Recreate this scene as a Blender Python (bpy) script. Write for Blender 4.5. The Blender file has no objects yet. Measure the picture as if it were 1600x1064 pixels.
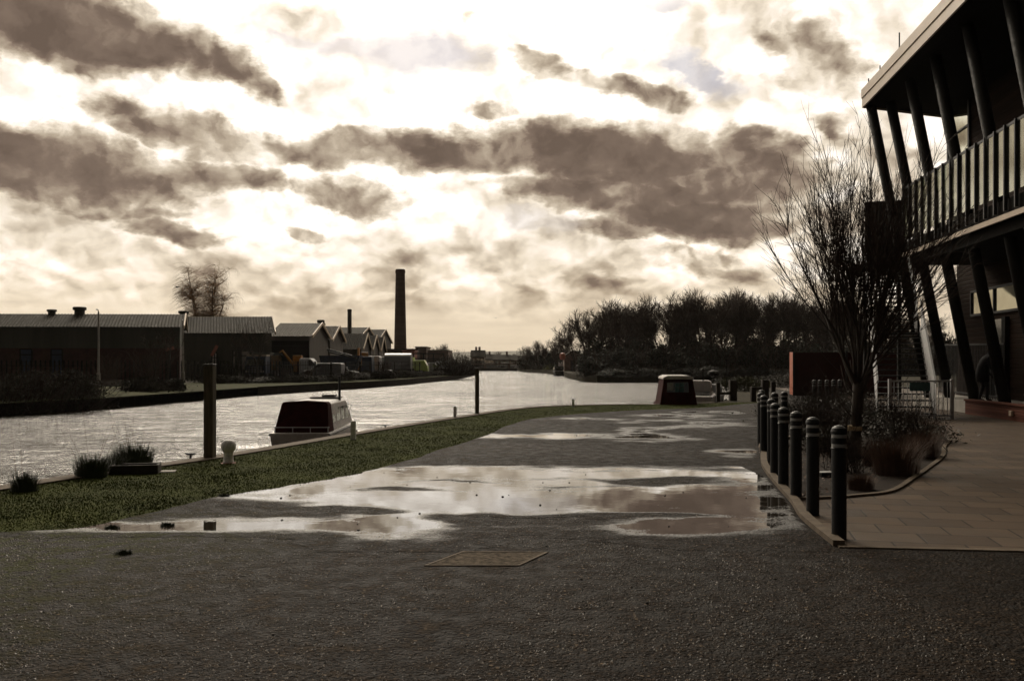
import bpy, bmesh, math, random
import numpy as np
from mathutils import Vector, Matrix, noise
random.seed(7); np.random.seed(7)
sc = bpy.context.scene
COL = sc.collection
R = math.radians
F, HOR, EYE = 1400.0, 568.0, 1.6          # survey of the photograph: focal length and horizon in its pixels, eye height in m

# ------------------------------------------------------------------ camera
cd = bpy.data.cameras.new('camera'); cam = bpy.data.objects.new('camera', cd); COL.objects.link(cam)
cam.location = (0, 0, EYE); cam.rotation_euler = (R(90), 0, 0)
cd.sensor_width = 36; cd.lens = F / 1600 * 36; cd.shift_y = (HOR - 532) / 1600
cd.clip_end = 20000; cd.clip_start = 0.05
sc.camera = cam
sc.view_settings.view_transform = 'Standard'; sc.view_settings.look = 'None'
sc.view_settings.exposure = 0; sc.view_settings.gamma = 1
sc.cycles.max_bounces = 6; sc.cycles.transparent_max_bounces = 16
sc.cycles.volume_bounces = 0
sc.cycles.sample_clamp_indirect = 4

# ------------------------------------------------------------------ sun and sky
SUN_AZ, SUN_EL = R(-12), R(31)              # azimuth from +Y towards +X
sd = bpy.data.lights.new('sun', 'SUN'); so = bpy.data.objects.new('sun', sd); COL.objects.link(so)
sd.energy = 0.6; sd.angle = R(10); sd.color = (1.0, 0.86, 0.70)
sv = Vector((math.sin(SUN_AZ)*math.cos(SUN_EL), math.cos(SUN_AZ)*math.cos(SUN_EL), math.sin(SUN_EL)))
so.rotation_euler = sv.to_track_quat('Z', 'Y').to_euler()

class NT:
    """small helper round a node tree"""
    def __init__(s, nt): s.nt = nt
    def n(s, t, **k):
        nd = s.nt.nodes.new(t)
        for a, b in k.items(): setattr(nd, a, b)
        return nd
    def put(s, sock, v):
        if v is None: return
        if hasattr(v, 'links') or isinstance(v, bpy.types.NodeSocket): s.nt.links.new(v, sock)
        else: sock.default_value = v
    def m(s, op, a, b=None, c=None, clamp=False):
        nd = s.n('ShaderNodeMath', operation=op, use_clamp=clamp)
        s.put(nd.inputs[0], a); s.put(nd.inputs[1], b); s.put(nd.inputs[2], c)
        return nd.outputs[0]
    def vm(s, op, a, b=None):
        nd = s.n('ShaderNodeVectorMath', operation=op)
        s.put(nd.inputs[0], a); s.put(nd.inputs[1], b)
        return nd.outputs['Value'] if op in ('LENGTH', 'DOT_PRODUCT') else nd.outputs[0]
    def mr(s, v, a, b, c=0., d=1., kind='SMOOTHSTEP'):
        nd = s.n('ShaderNodeMapRange', interpolation_type=kind)
        s.put(nd.inputs['Value'], v)
        for i, q in enumerate((a, b, c, d)): s.put(nd.inputs[i+1], q)
        return nd.outputs[0]
    def noise(s, vec, scale, detail=5, rough=.55, dist=0., lac=2., col=False, dim='3D'):
        nd = s.n('ShaderNodeTexNoise', noise_dimensions=dim)
        s.put(nd.inputs['Vector'], vec); nd.inputs['Scale'].default_value = scale
        nd.inputs['Detail'].default_value = detail; nd.inputs['Roughness'].default_value = rough
        nd.inputs['Distortion'].default_value = dist; nd.inputs['Lacunarity'].default_value = lac
        return nd.outputs['Color'] if col else nd.outputs['Fac']
    def mix(s, f, a, b, mode='MIX'):
        nd = s.n('ShaderNodeMix', data_type='RGBA', blend_type=mode)
        s.put(nd.inputs[0], f)
        for i, v in ((6, a), (7, b)):
            s.put(nd.inputs[i], (v[0], v[1], v[2], 1) if isinstance(v, tuple) and len(v) == 3 else v)
        return nd.outputs[2]
    def comb(s, x, y, z):
        nd = s.n('ShaderNodeCombineXYZ'); s.put(nd.inputs[0], x); s.put(nd.inputs[1], y); s.put(nd.inputs[2], z)
        return nd.outputs[0]

def build_sky():
    w = bpy.data.worlds.new('World'); sc.world = w; w.use_nodes = True
    w.node_tree.nodes.clear(); t = NT(w.node_tree)
    tc = t.n('ShaderNodeTexCoord').outputs['Generated']
    sp = t.n('ShaderNodeSeparateXYZ'); t.put(sp.inputs[0], tc)
    x, y, z = sp.outputs
    az = t.m('ARCTAN2', x, y)
    hyp = t.m('SQRT', t.m('ADD', t.m('MULTIPLY', x, x), t.m('MULTIPLY', y, y)))
    el = t.m('ARCTAN2', z, hyp)
    def ae(px, py):
        a = math.atan((px-800)/F); return a, math.atan((HOR-py)/F*math.cos(a))
    P = t.comb(az, el, 0.)
    # wind-drawn warp of the cloud edges
    Ps = t.vm('MULTIPLY', P, (1., 1.9, 1.))
    w1 = t.vm('SUBTRACT', t.noise(Ps, 7, 5, .6, col=True), (.5, .5, .5))
    w2 = t.vm('SUBTRACT', t.noise(Ps, 26, 8, .66, col=True), (.5, .5, .5))
    W = t.vm('ADD', P, t.vm('MULTIPLY', w1, (.14, .055, 0.)))
    W = t.vm('ADD', W, t.vm('MULTIPLY', w2, (.042, .022, 0.)))
    def blobs(lst, lo, hi):
        acc = None
        for (px, py, rx, ry, st, rot) in lst:
            a, e = ae(px, py)
            d = t.vm('SUBTRACT', W, (a, e, 0.))
            if rot:
                mp = t.n('ShaderNodeVectorRotate', rotation_type='Z_AXIS'); t.put(mp.inputs['Vector'], d); mp.inputs['Angle'].default_value = R(rot); d = mp.outputs[0]
            L = t.vm('LENGTH', t.vm('MULTIPLY', d, (F/rx, F/ry, 0.)))
            v = t.mr(L, lo, hi, st, 0.)
            acc = v if acc is None else t.m('MAXIMUM', acc, v)
        return acc
    dark = blobs([
        (100, 40, 300, 68, 1., 5), (330, 85, 160, 40, .7, 20),
        (70, 255, 260, 58, 1.0, 4), (300, 205, 190, 42, .75, 6), (350, 272, 130, 32, .75, 4),
        (560, 236, 260, 32, .75, 2), (560, 305, 120, 36, .7, 6), (290, 365, 110, 28, .8, 8),
        (200, 325, 140, 20, .5, 0),
        (760, 232, 280, 42, .9, 2), (980, 240, 300, 56, 1.0, 3), (1165, 262, 150, 64, .9, 14), (1060, 285, 240, 50, .95, 4),
        (960, 300, 250, 34, .95, 4), (1090, 335, 200, 46, 1.0, 4), (1000, 355, 140, 24, .8, 4),
        (838, 106, 75, 30, .6, 20), (970, 140, 150, 28, .7, 8), (1270, 85, 90, 80, .55, 0), (1275, 195, 50, 24, .4, 30),
        (1090, 412, 140, 36, .5, 8), (700, 20, 160, 22, .3, 0), (770, 180, 60, 14, .35, 0), (470, 365, 50, 14, .5, 20),
        (1300, 330, 90, 60, .5, 0), (1260, 410, 120, 30, .3, 0),
        (-350, 200, 300, 90, .9, 0), (-250, 60, 200, 40, .8, 0), (1900, 220, 300, 90, .8, 0)], .30, 1.22)
    blue = blobs([(650, 82, 120, 36, .95, 4), (560, 68, 110, 20, .7, -6), (1105, 112, 80, 24, .8, 30), (220, 140, 20, 14, .7, 0),
                  (1030, 4, 60, 16, .8, 0), (830, 345, 90, 22, .35, 0), (450, 62, 70, 12, .6, 0)], .5, 1.1)
    # cumulus texture: cells flatten towards the horizon
    ev = t.m('POWER', t.m('MAXIMUM', el, .004), .62)
    C = t.comb(t.m('MULTIPLY', az, 1.5), t.m('MULTIPLY', ev, 1.45), 0.)
    C = t.vm('ADD', C, t.vm('MULTIPLY', w1, (.10, .08, 0.)))
    C = t.vm('ADD', C, t.vm('MULTIPLY', w2, (.025, .02, 0.)))
    C2 = t.vm('ADD', C, (.006, .020, 0.))
    n1 = t.noise(C, 9, 11, .58); n2 = t.noise(C2, 9, 3, .5); n0 = t.noise(C, 9, 3, .5)
    relief = t.m('ADD', t.m('MULTIPLY', t.m('SUBTRACT', n0, n2), 5.), t.m('MULTIPLY', t.m('SUBTRACT', n1, n0), 4.2))
    big = t.noise(C, 3.2, 5, .5)
    high = t.mr(el, .06, .24)                    # clouds overhead are thinner and brighter
    thick = t.mr(t.m('ADD', big, t.m('MULTIPLY', t.m('SUBTRACT', n1, .5), .7)), .36, .66)
    base = t.m('ADD', t.m('MULTIPLY', high, .26), .87)
    base = t.m('SUBTRACT', base, t.m('MULTIPLY', thick, t.m('SUBTRACT', .40, t.m('MULTIPLY', high, .04))))
    amp = t.mr(el, .02, .09, .25, 1.)
    lum = t.m('ADD', base, t.m('MULTIPLY', relief, t.m('MULTIPLY', amp, .55)))
    # level grey-gold stratus along the horizon
    band = t.noise(t.vm('MULTIPLY', P, (1.6, 22., 1.)), 2.2, 3, .5)
    hb = t.mr(t.m('ADD', el, t.m('MULTIPLY', t.m('SUBTRACT', big, .5), .07)), .03, .075, 1., 0.)
    lum = t.m('ADD', t.m('MULTIPLY', lum, t.m('SUBTRACT', 1., t.m('MULTIPLY', hb, .9))),
              t.m('MULTIPLY', hb, t.m('ADD', .42, t.m('MULTIPLY', band, .36))))
    rim = t.m('MULTIPLY', t.mr(dark, .02, .25), t.mr(dark, .60, .30)); lum = t.m('ADD', lum, t.m('MULTIPLY', rim, .16))
    dn = t.noise(C, 12, 10, .62)
    dk = t.m('MULTIPLY', dark, t.m('SUBTRACT', 1.22, t.m('MULTIPLY', dn, .28)))
    dk = t.m('SUBTRACT', dk, t.m('MULTIPLY', relief, t.mr(dark, .2, .9, .55, .12)), clamp=True)
    dk = t.m('MULTIPLY', dk, t.mr(dark, 0.05, .40))
    # light behind the clouds, strongest round the hidden sun
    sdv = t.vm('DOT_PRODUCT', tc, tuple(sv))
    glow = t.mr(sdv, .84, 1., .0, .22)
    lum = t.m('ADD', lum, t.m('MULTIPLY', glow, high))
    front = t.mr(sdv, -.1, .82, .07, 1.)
    ld = t.m('ADD', .16, t.m('ADD', t.m('MULTIPLY', relief, .20), t.m('MULTIPLY', t.m('SUBTRACT', dn, .5), .36)))
    ld = t.m('MAXIMUM', ld, .05)
    lum = t.m('ADD', t.m('MULTIPLY', lum, t.m('SUBTRACT', 1., dk)), t.m('MULTIPLY', ld, dk))
    cr = t.n('ShaderNodeValToRGB'); t.put(cr.inputs[0], t.m('MULTIPLY', lum, .8))
    e = cr.color_ramp.elements
    e[0].position = 0.; e[0].color = (.115, .080, .060, 1)
    e[1].position = 1.; e[1].color = (1.52, 1.41, 1.26, 1)
    for p, c in ((.16, (.205, .148, .112)), (.24, (.32, .245, .182)), (.40, (.54, .445, .335)), (.60, (.89, .775, .62)), (.76, (1.12, 1.01, .88))):
        q = e.new(p); q.color = (*c, 1)
    darkc = t.mix(t.m('MULTIPLY', t.noise(C, 9, 6, .6), 1.), (.125, .088, .067), (.27, .205, .165))
    cloud = cr.outputs[0]
    sky = t.n('ShaderNodeTexSky', sky_type='NISHITA'); sky.sun_disc = False
    sky.sun_elevation = SUN_EL; sky.sun_rotation = SUN_AZ
    sky.air_density = 1.0; sky.dust_density = 4.; sky.ozone_density = 1.
    skyc = t.mix(.72, t.mix(1., sky.outputs[0], (.03, .03, .03), 'MULTIPLY'), (.50, .50, .60))
    allc = t.mix(t.m('MULTIPLY', blue, t.mr(dn, .3, .6, 1., .7)), cloud, skyc)
    gold = t.mix(t.mr(el, .0, .16, .75, 0.), allc, t.mix(1., allc, (1.03, .96, .84), 'MULTIPLY'))
    gold = t.mix(t.mr(el, .38, .60), gold, t.mix(1., gold, (1., .88, .74), 'MULTIPLY'))
    gold = t.mix(t.mr(sdv, .8, .3), gold, t.mix(1., gold, (1., 1.0, 1.04), 'MULTIPLY'))
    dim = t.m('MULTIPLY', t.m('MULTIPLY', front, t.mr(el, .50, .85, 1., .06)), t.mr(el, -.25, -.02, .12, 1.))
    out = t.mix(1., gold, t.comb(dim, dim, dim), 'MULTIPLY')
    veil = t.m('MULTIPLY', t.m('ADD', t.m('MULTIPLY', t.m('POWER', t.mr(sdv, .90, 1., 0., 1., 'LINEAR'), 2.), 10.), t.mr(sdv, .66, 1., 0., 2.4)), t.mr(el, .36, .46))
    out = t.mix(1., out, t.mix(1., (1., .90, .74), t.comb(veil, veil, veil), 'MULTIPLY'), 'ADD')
    out = t.mix(1., out, (10., 10., 10.), 'MULTIPLY')
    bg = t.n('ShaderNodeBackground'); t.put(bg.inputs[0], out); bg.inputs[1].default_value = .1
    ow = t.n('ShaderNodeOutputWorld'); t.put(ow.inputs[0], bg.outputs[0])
    w.cycles.sampling_method = 'MANUAL'; w.cycles.sample_map_resolution = 512
build_sky()

# ------------------------------------------------------------------ helpers
def gp(px, py, z=0.):
    """ground point seen at a pixel of the photograph"""
    D = F*(EYE-z)/(py-HOR); return Vector(((px-800)/F*D, D, z))
def at(px, py, D): return Vector(((px-800)/F*D, D, EYE+(HOR-py)/F*D))

class MB:
    """collects shapes, builds ONE mesh object"""
    def __init__(s): s.v = []; s.f = []
    def add(s, vs, fs):
        o = len(s.v); s.v.extend(tuple(q) for q in vs); s.f.extend(tuple(i+o for i in f) for f in fs); return s
    def quad(s, a, b, c, d): return s.add((a, b, c, d), ((0, 1, 2, 3),))
    def box(s, x0, y0, z0, x1, y1, z1, M=None, taper=None):
        vs = [Vector((x, y, z)) for z in (z0, z1) for x, y in ((x0, y0), (x1, y0), (x1, y1), (x0, y1))]
        if taper:
            cx, cy = (x0+x1)/2, (y0+y1)/2
            for q in vs[4:]: q.x = cx+(q.x-cx)*taper[0]; q.y = cy+(q.y-cy)*taper[1]
        if M: vs = [M @ q for q in vs]
        return s.add(vs, ((3, 2, 1, 0), (4, 5, 6, 7), (0, 1, 5, 4), (1, 2, 6, 5), (2, 3, 7, 6), (3, 0, 4, 7)))
    def bar(s, a, b, w, h=None, up=(0, 0, 1)):
        """rectangular bar from a to b"""
        a = Vector(a); b = Vector(b); h = h or w; d = (b-a).normalized(); u = Vector(up)
        if abs(d.dot(u)) > .98: u = Vector((0, 1, 0))
        r = d.cross(u).normalized(); u = r.cross(d).normalized()
        vs = [p+r*x*w/2+u*y*h/2 for p in (a, b) for x, y in ((-1, -1), (1, -1), (1, 1), (-1, 1))]
        return s.add(vs, ((3, 2, 1, 0), (4, 5, 6, 7), (0, 1, 5, 4), (1, 2, 6, 5), (2, 3, 7, 6), (3, 0, 4, 7)))
    def tube(s, pts, rad, n=6, cap=True):
        pts = [Vector(p) for p in pts]
        if not hasattr(rad, '__len__'): rad = [rad]*len(pts)
        vs = []; fs = []; k = len(pts)
        d0 = (pts[1]-pts[0]).normalized(); u = Vector((0, 0, 1)) if abs(d0.z) < .9 else Vector((1, 0, 0))
        r = d0.cross(u).normalized()
        for i, p in enumerate(pts):
            d = (pts[min(i+1, k-1)]-pts[max(i-1, 0)]).normalized()
            r = (r-d*r.dot(d)).normalized(); w = d.cross(r)
            for j in range(n):
                a = 2*math.pi*j/n; vs.append(p+(r*math.cos(a)+w*math.sin(a))*rad[i])
        for i in range(k-1):
            for j in range(n):
                j2 = (j+1) % n; fs.append((i*n+j, i*n+j2, (i+1)*n+j2, (i+1)*n+j))
        if cap: fs.append(tuple(range(n-1, -1, -1))); fs.append(tuple((k-1)*n+j for j in range(n)))
        return s.add(vs, fs)
    def lathe(s, prof, n=24, c=(0, 0, 0)):
        vs = []; fs = []; k = len(prof)
        for r, z in prof:
            for j in range(n):
                a = 2*math.pi*j/n; vs.append((c[0]+r*math.cos(a), c[1]+r*math.sin(a), c[2]+z))
        for i in range(k-1):
            for j in range(n):
                j2 = (j+1) % n; fs.append((i*n+j, i*n+j2, (i+1)*n+j2, (i+1)*n+j))
        fs.append(tuple(range(n-1, -1, -1))); fs.append(tuple((k-1)*n+j for j in range(n)))
        return s.add(vs, fs)
    def prism(s, poly, z0, z1):
        n = len(poly); vs = [(p[0], p[1], z0) for p in poly]+[(p[0], p[1], z1) for p in poly]
        return s.add(vs, [tuple(range(n-1, -1, -1)), tuple(range(n, 2*n))]+[(i, (i+1) % n, (i+1) % n+n, i+n) for i in range(n)])
    def loft(s, sections, cap=True):
        """sections: lists of equal length of points"""
        n = len(sections[0]); vs = [p for sec in sections for p in sec]; fs = []
        for i in range(len(sections)-1):
            for j in range(n):
                j2 = (j+1) % n; fs.append((i*n+j, i*n+j2, (i+1)*n+j2, (i+1)*n+j))
        if cap: fs.append(tuple(range(n-1, -1, -1))); fs.append(tuple((len(sections)-1)*n+j for j in range(n)))
        return s.add(vs, fs)
    def build(s, name, mat, parent=None, smooth=False, bevel=0., loc=None):
        me = bpy.data.meshes.new(name); me.from_pydata([tuple(q) for q in s.v], [], s.f)
        if mat: me.materials.append(mat)
        if smooth: me.polygons.foreach_set('use_smooth', [True]*len(me.polygons))
        me.update(); o = bpy.data.objects.new(name, me); COL.objects.link(o)
        if bevel:
            m = o.modifiers.new('bevel', 'BEVEL'); m.width = bevel; m.segments = 2; m.limit_method = 'ANGLE'
        if parent: o.parent = parent
        if loc is not None: o.location = loc
        return o

def tag(o, label=None, cat=None, group=None, kind=None):
    if label: o['label'] = label
    if cat: o['category'] = cat
    if group: o['group'] = group
    if kind: o['kind'] = kind
    return o
def thing(name, label, cat, loc=(0, 0, 0), rz=0., group=None):
    o = bpy.data.objects.new(name, None); o.empty_display_size = .2; COL.objects.link(o)
    o.location = loc; o.rotation_euler = (0, 0, rz); return tag(o, label, cat, group)
def copy_tree(o, parent=None):
    kids = [c for c in ALLKIDS(o)]
    c = o.copy(); COL.objects.link(c); c.parent = parent
    for ch in kids: copy_tree(ch, c)
    return c
def ALLKIDS(o): return [c for c in o.children]
def dup(root, loc, rz, label, group=None, scale=None):
    r = copy_tree(root); r.location = loc; r.rotation_euler = (0, 0, rz); tag(r, label, None, group)
    if scale: r.scale = (scale,)*3 if not hasattr(scale, '__len__') else scale
    return r

# ------------------------------------------------------------------ materials
def newmat(name):
    m = bpy.data.materials.new(name); m.use_nodes = True; m.node_tree.nodes.clear(); t = NT(m.node_tree)
    b = t.n('ShaderNodeBsdfPrincipled'); o = t.n('ShaderNodeOutputMaterial'); t.put(o.inputs[0], b.outputs[0])
    return m, t, b, o
def pos(t): return t.n('ShaderNodeNewGeometry').outputs['Position']
def objc(t): return t.n('ShaderNodeTexCoord').outputs['Object']
def pm(name, c, rough=.7, var=.25, scale=3., metal=0., bump=.0, bscale=20., stretch=(1, 1, 1), c2=None, spec=.3, world=False):
    """procedural material: base colour broken up by two noises, slight roughness change and bump"""
    m, t, b, o = newmat(name)
    v = t.vm('MULTIPLY', pos(t) if world else objc(t), tuple(float(q) for q in stretch))
    n = t.noise(v, scale, 6, .6); n2 = t.noise(v, scale*7, 4, .6)
    k = t.m('ADD', t.m('MULTIPLY', n, .65), t.m('MULTIPLY', n2, .35))
    lo = tuple(q*(1-var) for q in c); hi = tuple(q*(1+var) for q in (c2 or c))
    t.put(b.inputs['Base Color'], t.mix(t.mr(k, .3, .7), lo, hi))
    t.put(b.inputs['Roughness'], t.mr(n2, .2, .8, max(.02, rough-.12), min(1, rough+.12)))
    b.inputs['Metallic'].default_value = metal; b.inputs['Specular IOR Level'].default_value = spec
    if bump:
        bn = t.n('ShaderNodeBump'); bn.inputs['Strength'].default_value = bump; bn.inputs['Distance'].default_value = .02
        t.put(bn.inputs['Height'], t.noise(v, bscale, 5, .6)); t.put(b.inputs['Normal'], bn.outputs[0])
    return m

M = {}
M['black_paint'] = pm('black_paint', (.006, .006, .006), .55, .3, 9, bump=.15, bscale=60)
M['white_band'] = pm('white_band', (.27, .27, .26), .45, .3, 12)
M['white_paint'] = pm('white_paint', (.62, .62, .60), .5, .25, 8, bump=.1)
M['white_weathered'] = pm('white_weathered', (.74, .73, .72), .6, .35, 14, bump=.3, bscale=30)
M['gate_grey'] = pm('gate_grey', (.42, .42, .42), .45, .15, 6)
M['grey_mesh'] = pm('grey_mesh', (.50, .50, .50), .5, .2, 10)
M['timber'] = pm('timber', (.085, .070, .045), .85, .4, 3, stretch=(6, 6, .6), bump=.5, bscale=12)
M['timber_dark'] = pm('timber_dark', (.035, .028, .020), .85, .4, 4, bump=.4)
M['brick'] = pm('brick_red', (.060, .030, .024), .9, .3, 2, bump=.3)
M['concrete'] = pm('concrete', (.30, .28, .25), .85, .2, 2, bump=.3)
M['fascia'] = pm('fascia_metal', (.50, .41, .32), .5, .12, 1.2)
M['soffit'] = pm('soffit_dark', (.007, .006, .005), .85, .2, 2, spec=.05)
M['column'] = pm('column_metal', (.011, .010, .008), .7, .3, 2, bump=.1, spec=.15)
M['dark_metal'] = pm('dark_metal', (.03, .03, .03), .45, .3, 4, metal=.3)
M['glass_dark'] = pm('glass_dark', (.02, .025, .025), .06, .2, 2, spec=1.)
M['orange'] = pm('orange_and_lit_red', (.38, .11, .06), .5, .2, 3)  # orange marker; also the hoarding end, with light put into its colour
M['red_hoarding_shaded'] = pm('red_hoarding_shaded', (.032, .008, .006), .85, .25, 2)  # same hoarding, coloured darker for its shaded faces
M['maroon'] = pm('maroon_canvas', (.035, .0085, .0075), .9, .4, 4, bump=.6, bscale=7, spec=.04)
M['white_grp'] = pm('white_gelcoat', (.40, .37, .35), .28, .15, 5)
M['grey_van'] = pm('grey_van', (.20, .20, .21), .35, .15, 3)
M['white_van'] = pm('white_van', (.50, .50, .51), .35, .12, 3)
M['yellow'] = pm('yellow_paint', (.40, .18, .03), .45, .25, 4)
M['blue_tarp'] = pm('blue_paint', (.022, .034, .060), .55, .3, 3)
M['lime'] = pm('lime_paint', (.42, .52, .12), .45, .15, 3)
M['tyre'] = pm('tyre_rubber', (.02, .02, .02), .85, .2, 8)
M['rust'] = pm('rusty_red', (.28, .10, .07), .75, .3, 3)
M['shrub_twig'] = pm('shrub_twig', (.030, .021, .016), .85, .3, 5, spec=.08)
M['bark'] = pm('bark', (.038, .029, .022), .85, .35, 6, stretch=(1, 1, .3), bump=.6, bscale=25, spec=.25)
M['twig'] = pm('twig_bark', (.045, .031, .024), .8, .3, 5, spec=.15)
M['far_twig'] = pm('far_twig', (.060, .040, .030), .8, .3, .5, spec=.2)
M['birch_twig'] = pm('birch_twig', (.36, .25, .15), .8, .3, 1, spec=.2)
M['hedge'] = pm('hedge_leaf', (.030, .026, .016), .75, .5, 1.5, spec=.25)
M['ivy'] = pm('ivy_leaf', (.022, .024, .014), .7, .5, .8, spec=.2)
M['plant'] = pm('spiky_leaf', (.030, .038, .016), .6, .4, 5, spec=.3)
M['dry_grass'] = pm('dry_grass', (.085, .048, .030), .8, .4, 5, spec=.25)
M['soil'] = pm('soil', (.022, .016, .012), .95, .5, 4, bump=.9, bscale=18, spec=.08)
M['cloth'] = pm('dark_cloth', (.014, .013, .015), .9, .3, 8)
M['skin'] = pm('skin', (.25, .14, .10), .6, .1, 8)
M['hair'] = pm('hair', (.02, .014, .010), .7, .3, 30)
M['tag'] = pm('plastic_tag', (.55, .42, .24), .5, .15, 10)
M['teal'] = pm('teal_panel', (.06, .13, .135), .5, .2, 6)
M['roof_asb'] = pm('cement_roof', (.021, .017, .011), .8, .3, .9, stretch=(1, .3, .3), world=True, spec=.06)
M['roof_new'] = pm('grey_roof', (.055, .046, .035), .8, .25, .5, world=True, spec=.08)
M['cladding'] = pm('shed_cladding', (.085, .074, .060), .75, .2, .7, stretch=(1, 1, .15), world=True)
M['clad_green'] = pm('green_grey_cladding', (.065, .065, .050), .75, .3, .6, stretch=(1, 1, .12), world=True)
M['barge'] = pm('barge_board', (.50, .38, .26), .6, .2, 1)
M['far_house'] = pm('far_house', (.20, .14, .11), .85, .3, .3)
M['far_pale'] = pm('far_pale', (.50, .46, .42), .7, .2, .3)

def glassy(name, tint, mirror):
    """reflective coated glazing"""
    m, t, b, o = newmat(name)
    b.inputs['Base Color'].default_value = (*tint, 1); b.inputs['Metallic'].default_value = mirror
    n = t.noise(objc(t), 1.3, 3, .5); t.put(b.inputs['Roughness'], t.mr(n, .2, .8, .03, .12))
    bn = t.n('ShaderNodeBump'); bn.inputs['Strength'].default_value = .06; bn.inputs['Distance'].default_value = .05
    t.put(bn.inputs['Height'], t.noise(objc(t), .9, 3, .5)); t.put(b.inputs['Normal'], bn.outputs[0])
    return m
def screen_glass():
    m, t, b, o = newmat('balcony_glass'); b.inputs['Base Color'].default_value = (.62, .60, .48, 1); b.inputs['Metallic'].default_value = 1.; b.inputs['Roughness'].default_value = .12
    tr = t.n('ShaderNodeBsdfTransparent'); tr.inputs[0].default_value = (.72, .74, .64, 1); mx = t.n('ShaderNodeMixShader')
    t.put(mx.inputs[0], t.mr(t.noise(objc(t), .8, 4, .6), .3, .7, .40, .62)); t.put(mx.inputs[1], tr.outputs[0]); t.put(mx.inputs[2], b.outputs[0]); t.put(o.inputs[0], mx.outputs[0]); return m
M['balcony_glass'] = screen_glass()
M['window_glass'] = glassy('window_glass', (.50, .49, .38), .9)
M['boat_glass'] = glassy('boat_glass', (.40, .42, .36), .85)

def boards(name, c, pitch, vertical=False, gap=.12, var=.3, world=False):
    """boards or bricks-courses with real grooves by bump"""
    m, t, b, o = newmat(name)
    sp = t.n('ShaderNodeSeparateXYZ'); t.put(sp.inputs[0], pos(t) if world else objc(t))
    q = sp.outputs[0 if vertical else 2]
    k = t.m('DIVIDE', q, pitch); fr = t.m('FRACT', k); row = t.m('FLOOR', k)
    wn = t.n('ShaderNodeTexWhiteNoise', noise_dimensions='1D'); t.put(wn.inputs['W'], row)
    groove = t.m('MINIMUM', t.mr(fr, 0., gap), t.mr(fr, 1., 1-gap))
    n = t.noise(t.vm('MULTIPLY', objc(t), (.4, .4, 6.)), 4, 5, .6)
    base = t.mix(t.m('ADD', t.m('MULTIPLY', wn.outputs[0], .6), t.m('MULTIPLY', n, .4)), tuple(x*(1-var) for x in c), tuple(x*(1+var) for x in c))
    t.put(b.inputs['Base Color'], base); b.inputs['Roughness'].default_value = .85; b.inputs['Specular IOR Level'].default_value = .06
    bn = t.n('ShaderNodeBump'); bn.inputs['Distance'].default_value = .03; bn.inputs['Strength'].default_value = .8
    t.put(bn.inputs['Height'], groove); t.put(b.inputs['Normal'], bn.outputs[0])
    return m
M['timber_clad'] = boards('timber_cladding', (.026, .015, .010), .16)
M['brick_courses'] = boards('brick_courses', (.11, .045, .032), .085, gap=.15)

# ------------------------------------------------------------------ ground, river, road
WATER_Z = -.9
quay = [(-16., -60.), (-11., -8.), (-8.3, 4.), (-6.5, 11.4), (-5., 15.2), (-3.5, 20.4), (-1.84, 25.7), (.46, 32.), (2.8, 34.2), (5.75, 35.), (8.2, 36.3),
        (10.2, 41.), (12.2, 50.), (16., 60.), (24., 85.), (33., 112.)]
farR = [(34., 119.), (24., 121.), (16., 119.), (11.2, 118.), (9.8, 126.), (9.3, 150.), (10.8, 194.), (7.2, 233.), (3.2, 269.), (1.6, 296.)]
farL = [(-13.5, 298.), (-12., 260.), (-9.5, 220.), (-8.1, 194.), (-8.2, 165.), (-9.4, 134.), (-13.7, 97.), (-17.6, 81.), (-20., 70.), (-22.2, 48.6), (-23.9, 41.5), (-27., 20.), (-34., -60.)]
inL = [(x-(7. if 30 < y < 180 else 1.2), y+(1.0 if y < 170 else 0)) for x, y in farL]

def poly_obj(name, loops, z, mat, kind='structure', side=None, holes=False):
    """flat sheet from outline(s), triangulated; side = depth of the vertical skirt"""
    bm = bmesh.new(); edges = []; vsets = []
    for lp in loops:
        vs = [bm.verts.new((x, y, z)) for x, y in lp]; vsets.append(vs)
        edges += [bm.edges.new((vs[i], vs[(i+1) % len(vs)])) for i in range(len(vs))]
    bmesh.ops.triangle_fill(bm, use_beauty=True, edges=edges)
    for f in bm.faces:
        f.normal_update()
        if f.normal.z < 0: f.normal_flip()
    if side:
        for vs in vsets:
            lo = [bm.verts.new((v.co.x, v.co.y, z-side)) for v in vs]
            for i in range(len(vs)):
                j = (i+1) % len(vs); bm.faces.new((vs[i], lo[i], lo[j], vs[j]))
    me = bpy.data.meshes.new(name); bm.to_mesh(me); bm.free(); me.materials.append(mat)
    o = bpy.data.objects.new(name, me); COL.objects.link(o)
    if kind: o['kind'] = kind
    return o

def smooth_line(pts, n=6):
    out = []
    P = [Vector(p) for p in pts]
    for i in range(len(P)-1):
        a, b = P[i], P[i+1]; p0 = P[max(i-1, 0)]; p3 = P[min(i+2, len(P)-1)]
        for k in range(n):
            u = k/n
            out.append(.5*((2*a)+(b-p0)*u+(2*p0-5*a+4*b-p3)*u*u+(3*a-p0-3*b+p3)*u**3))
    out.append(P[-1]); return [(q.x, q.y) for q in out]
def wob(pts, amp, fr=1.3, seed=0.):
    return [(x+amp*noise.noise(Vector((x*fr, y*fr, seed))), y+amp*noise.noise(Vector((x*fr, y*fr, seed+9)))) for x, y in pts]

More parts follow.
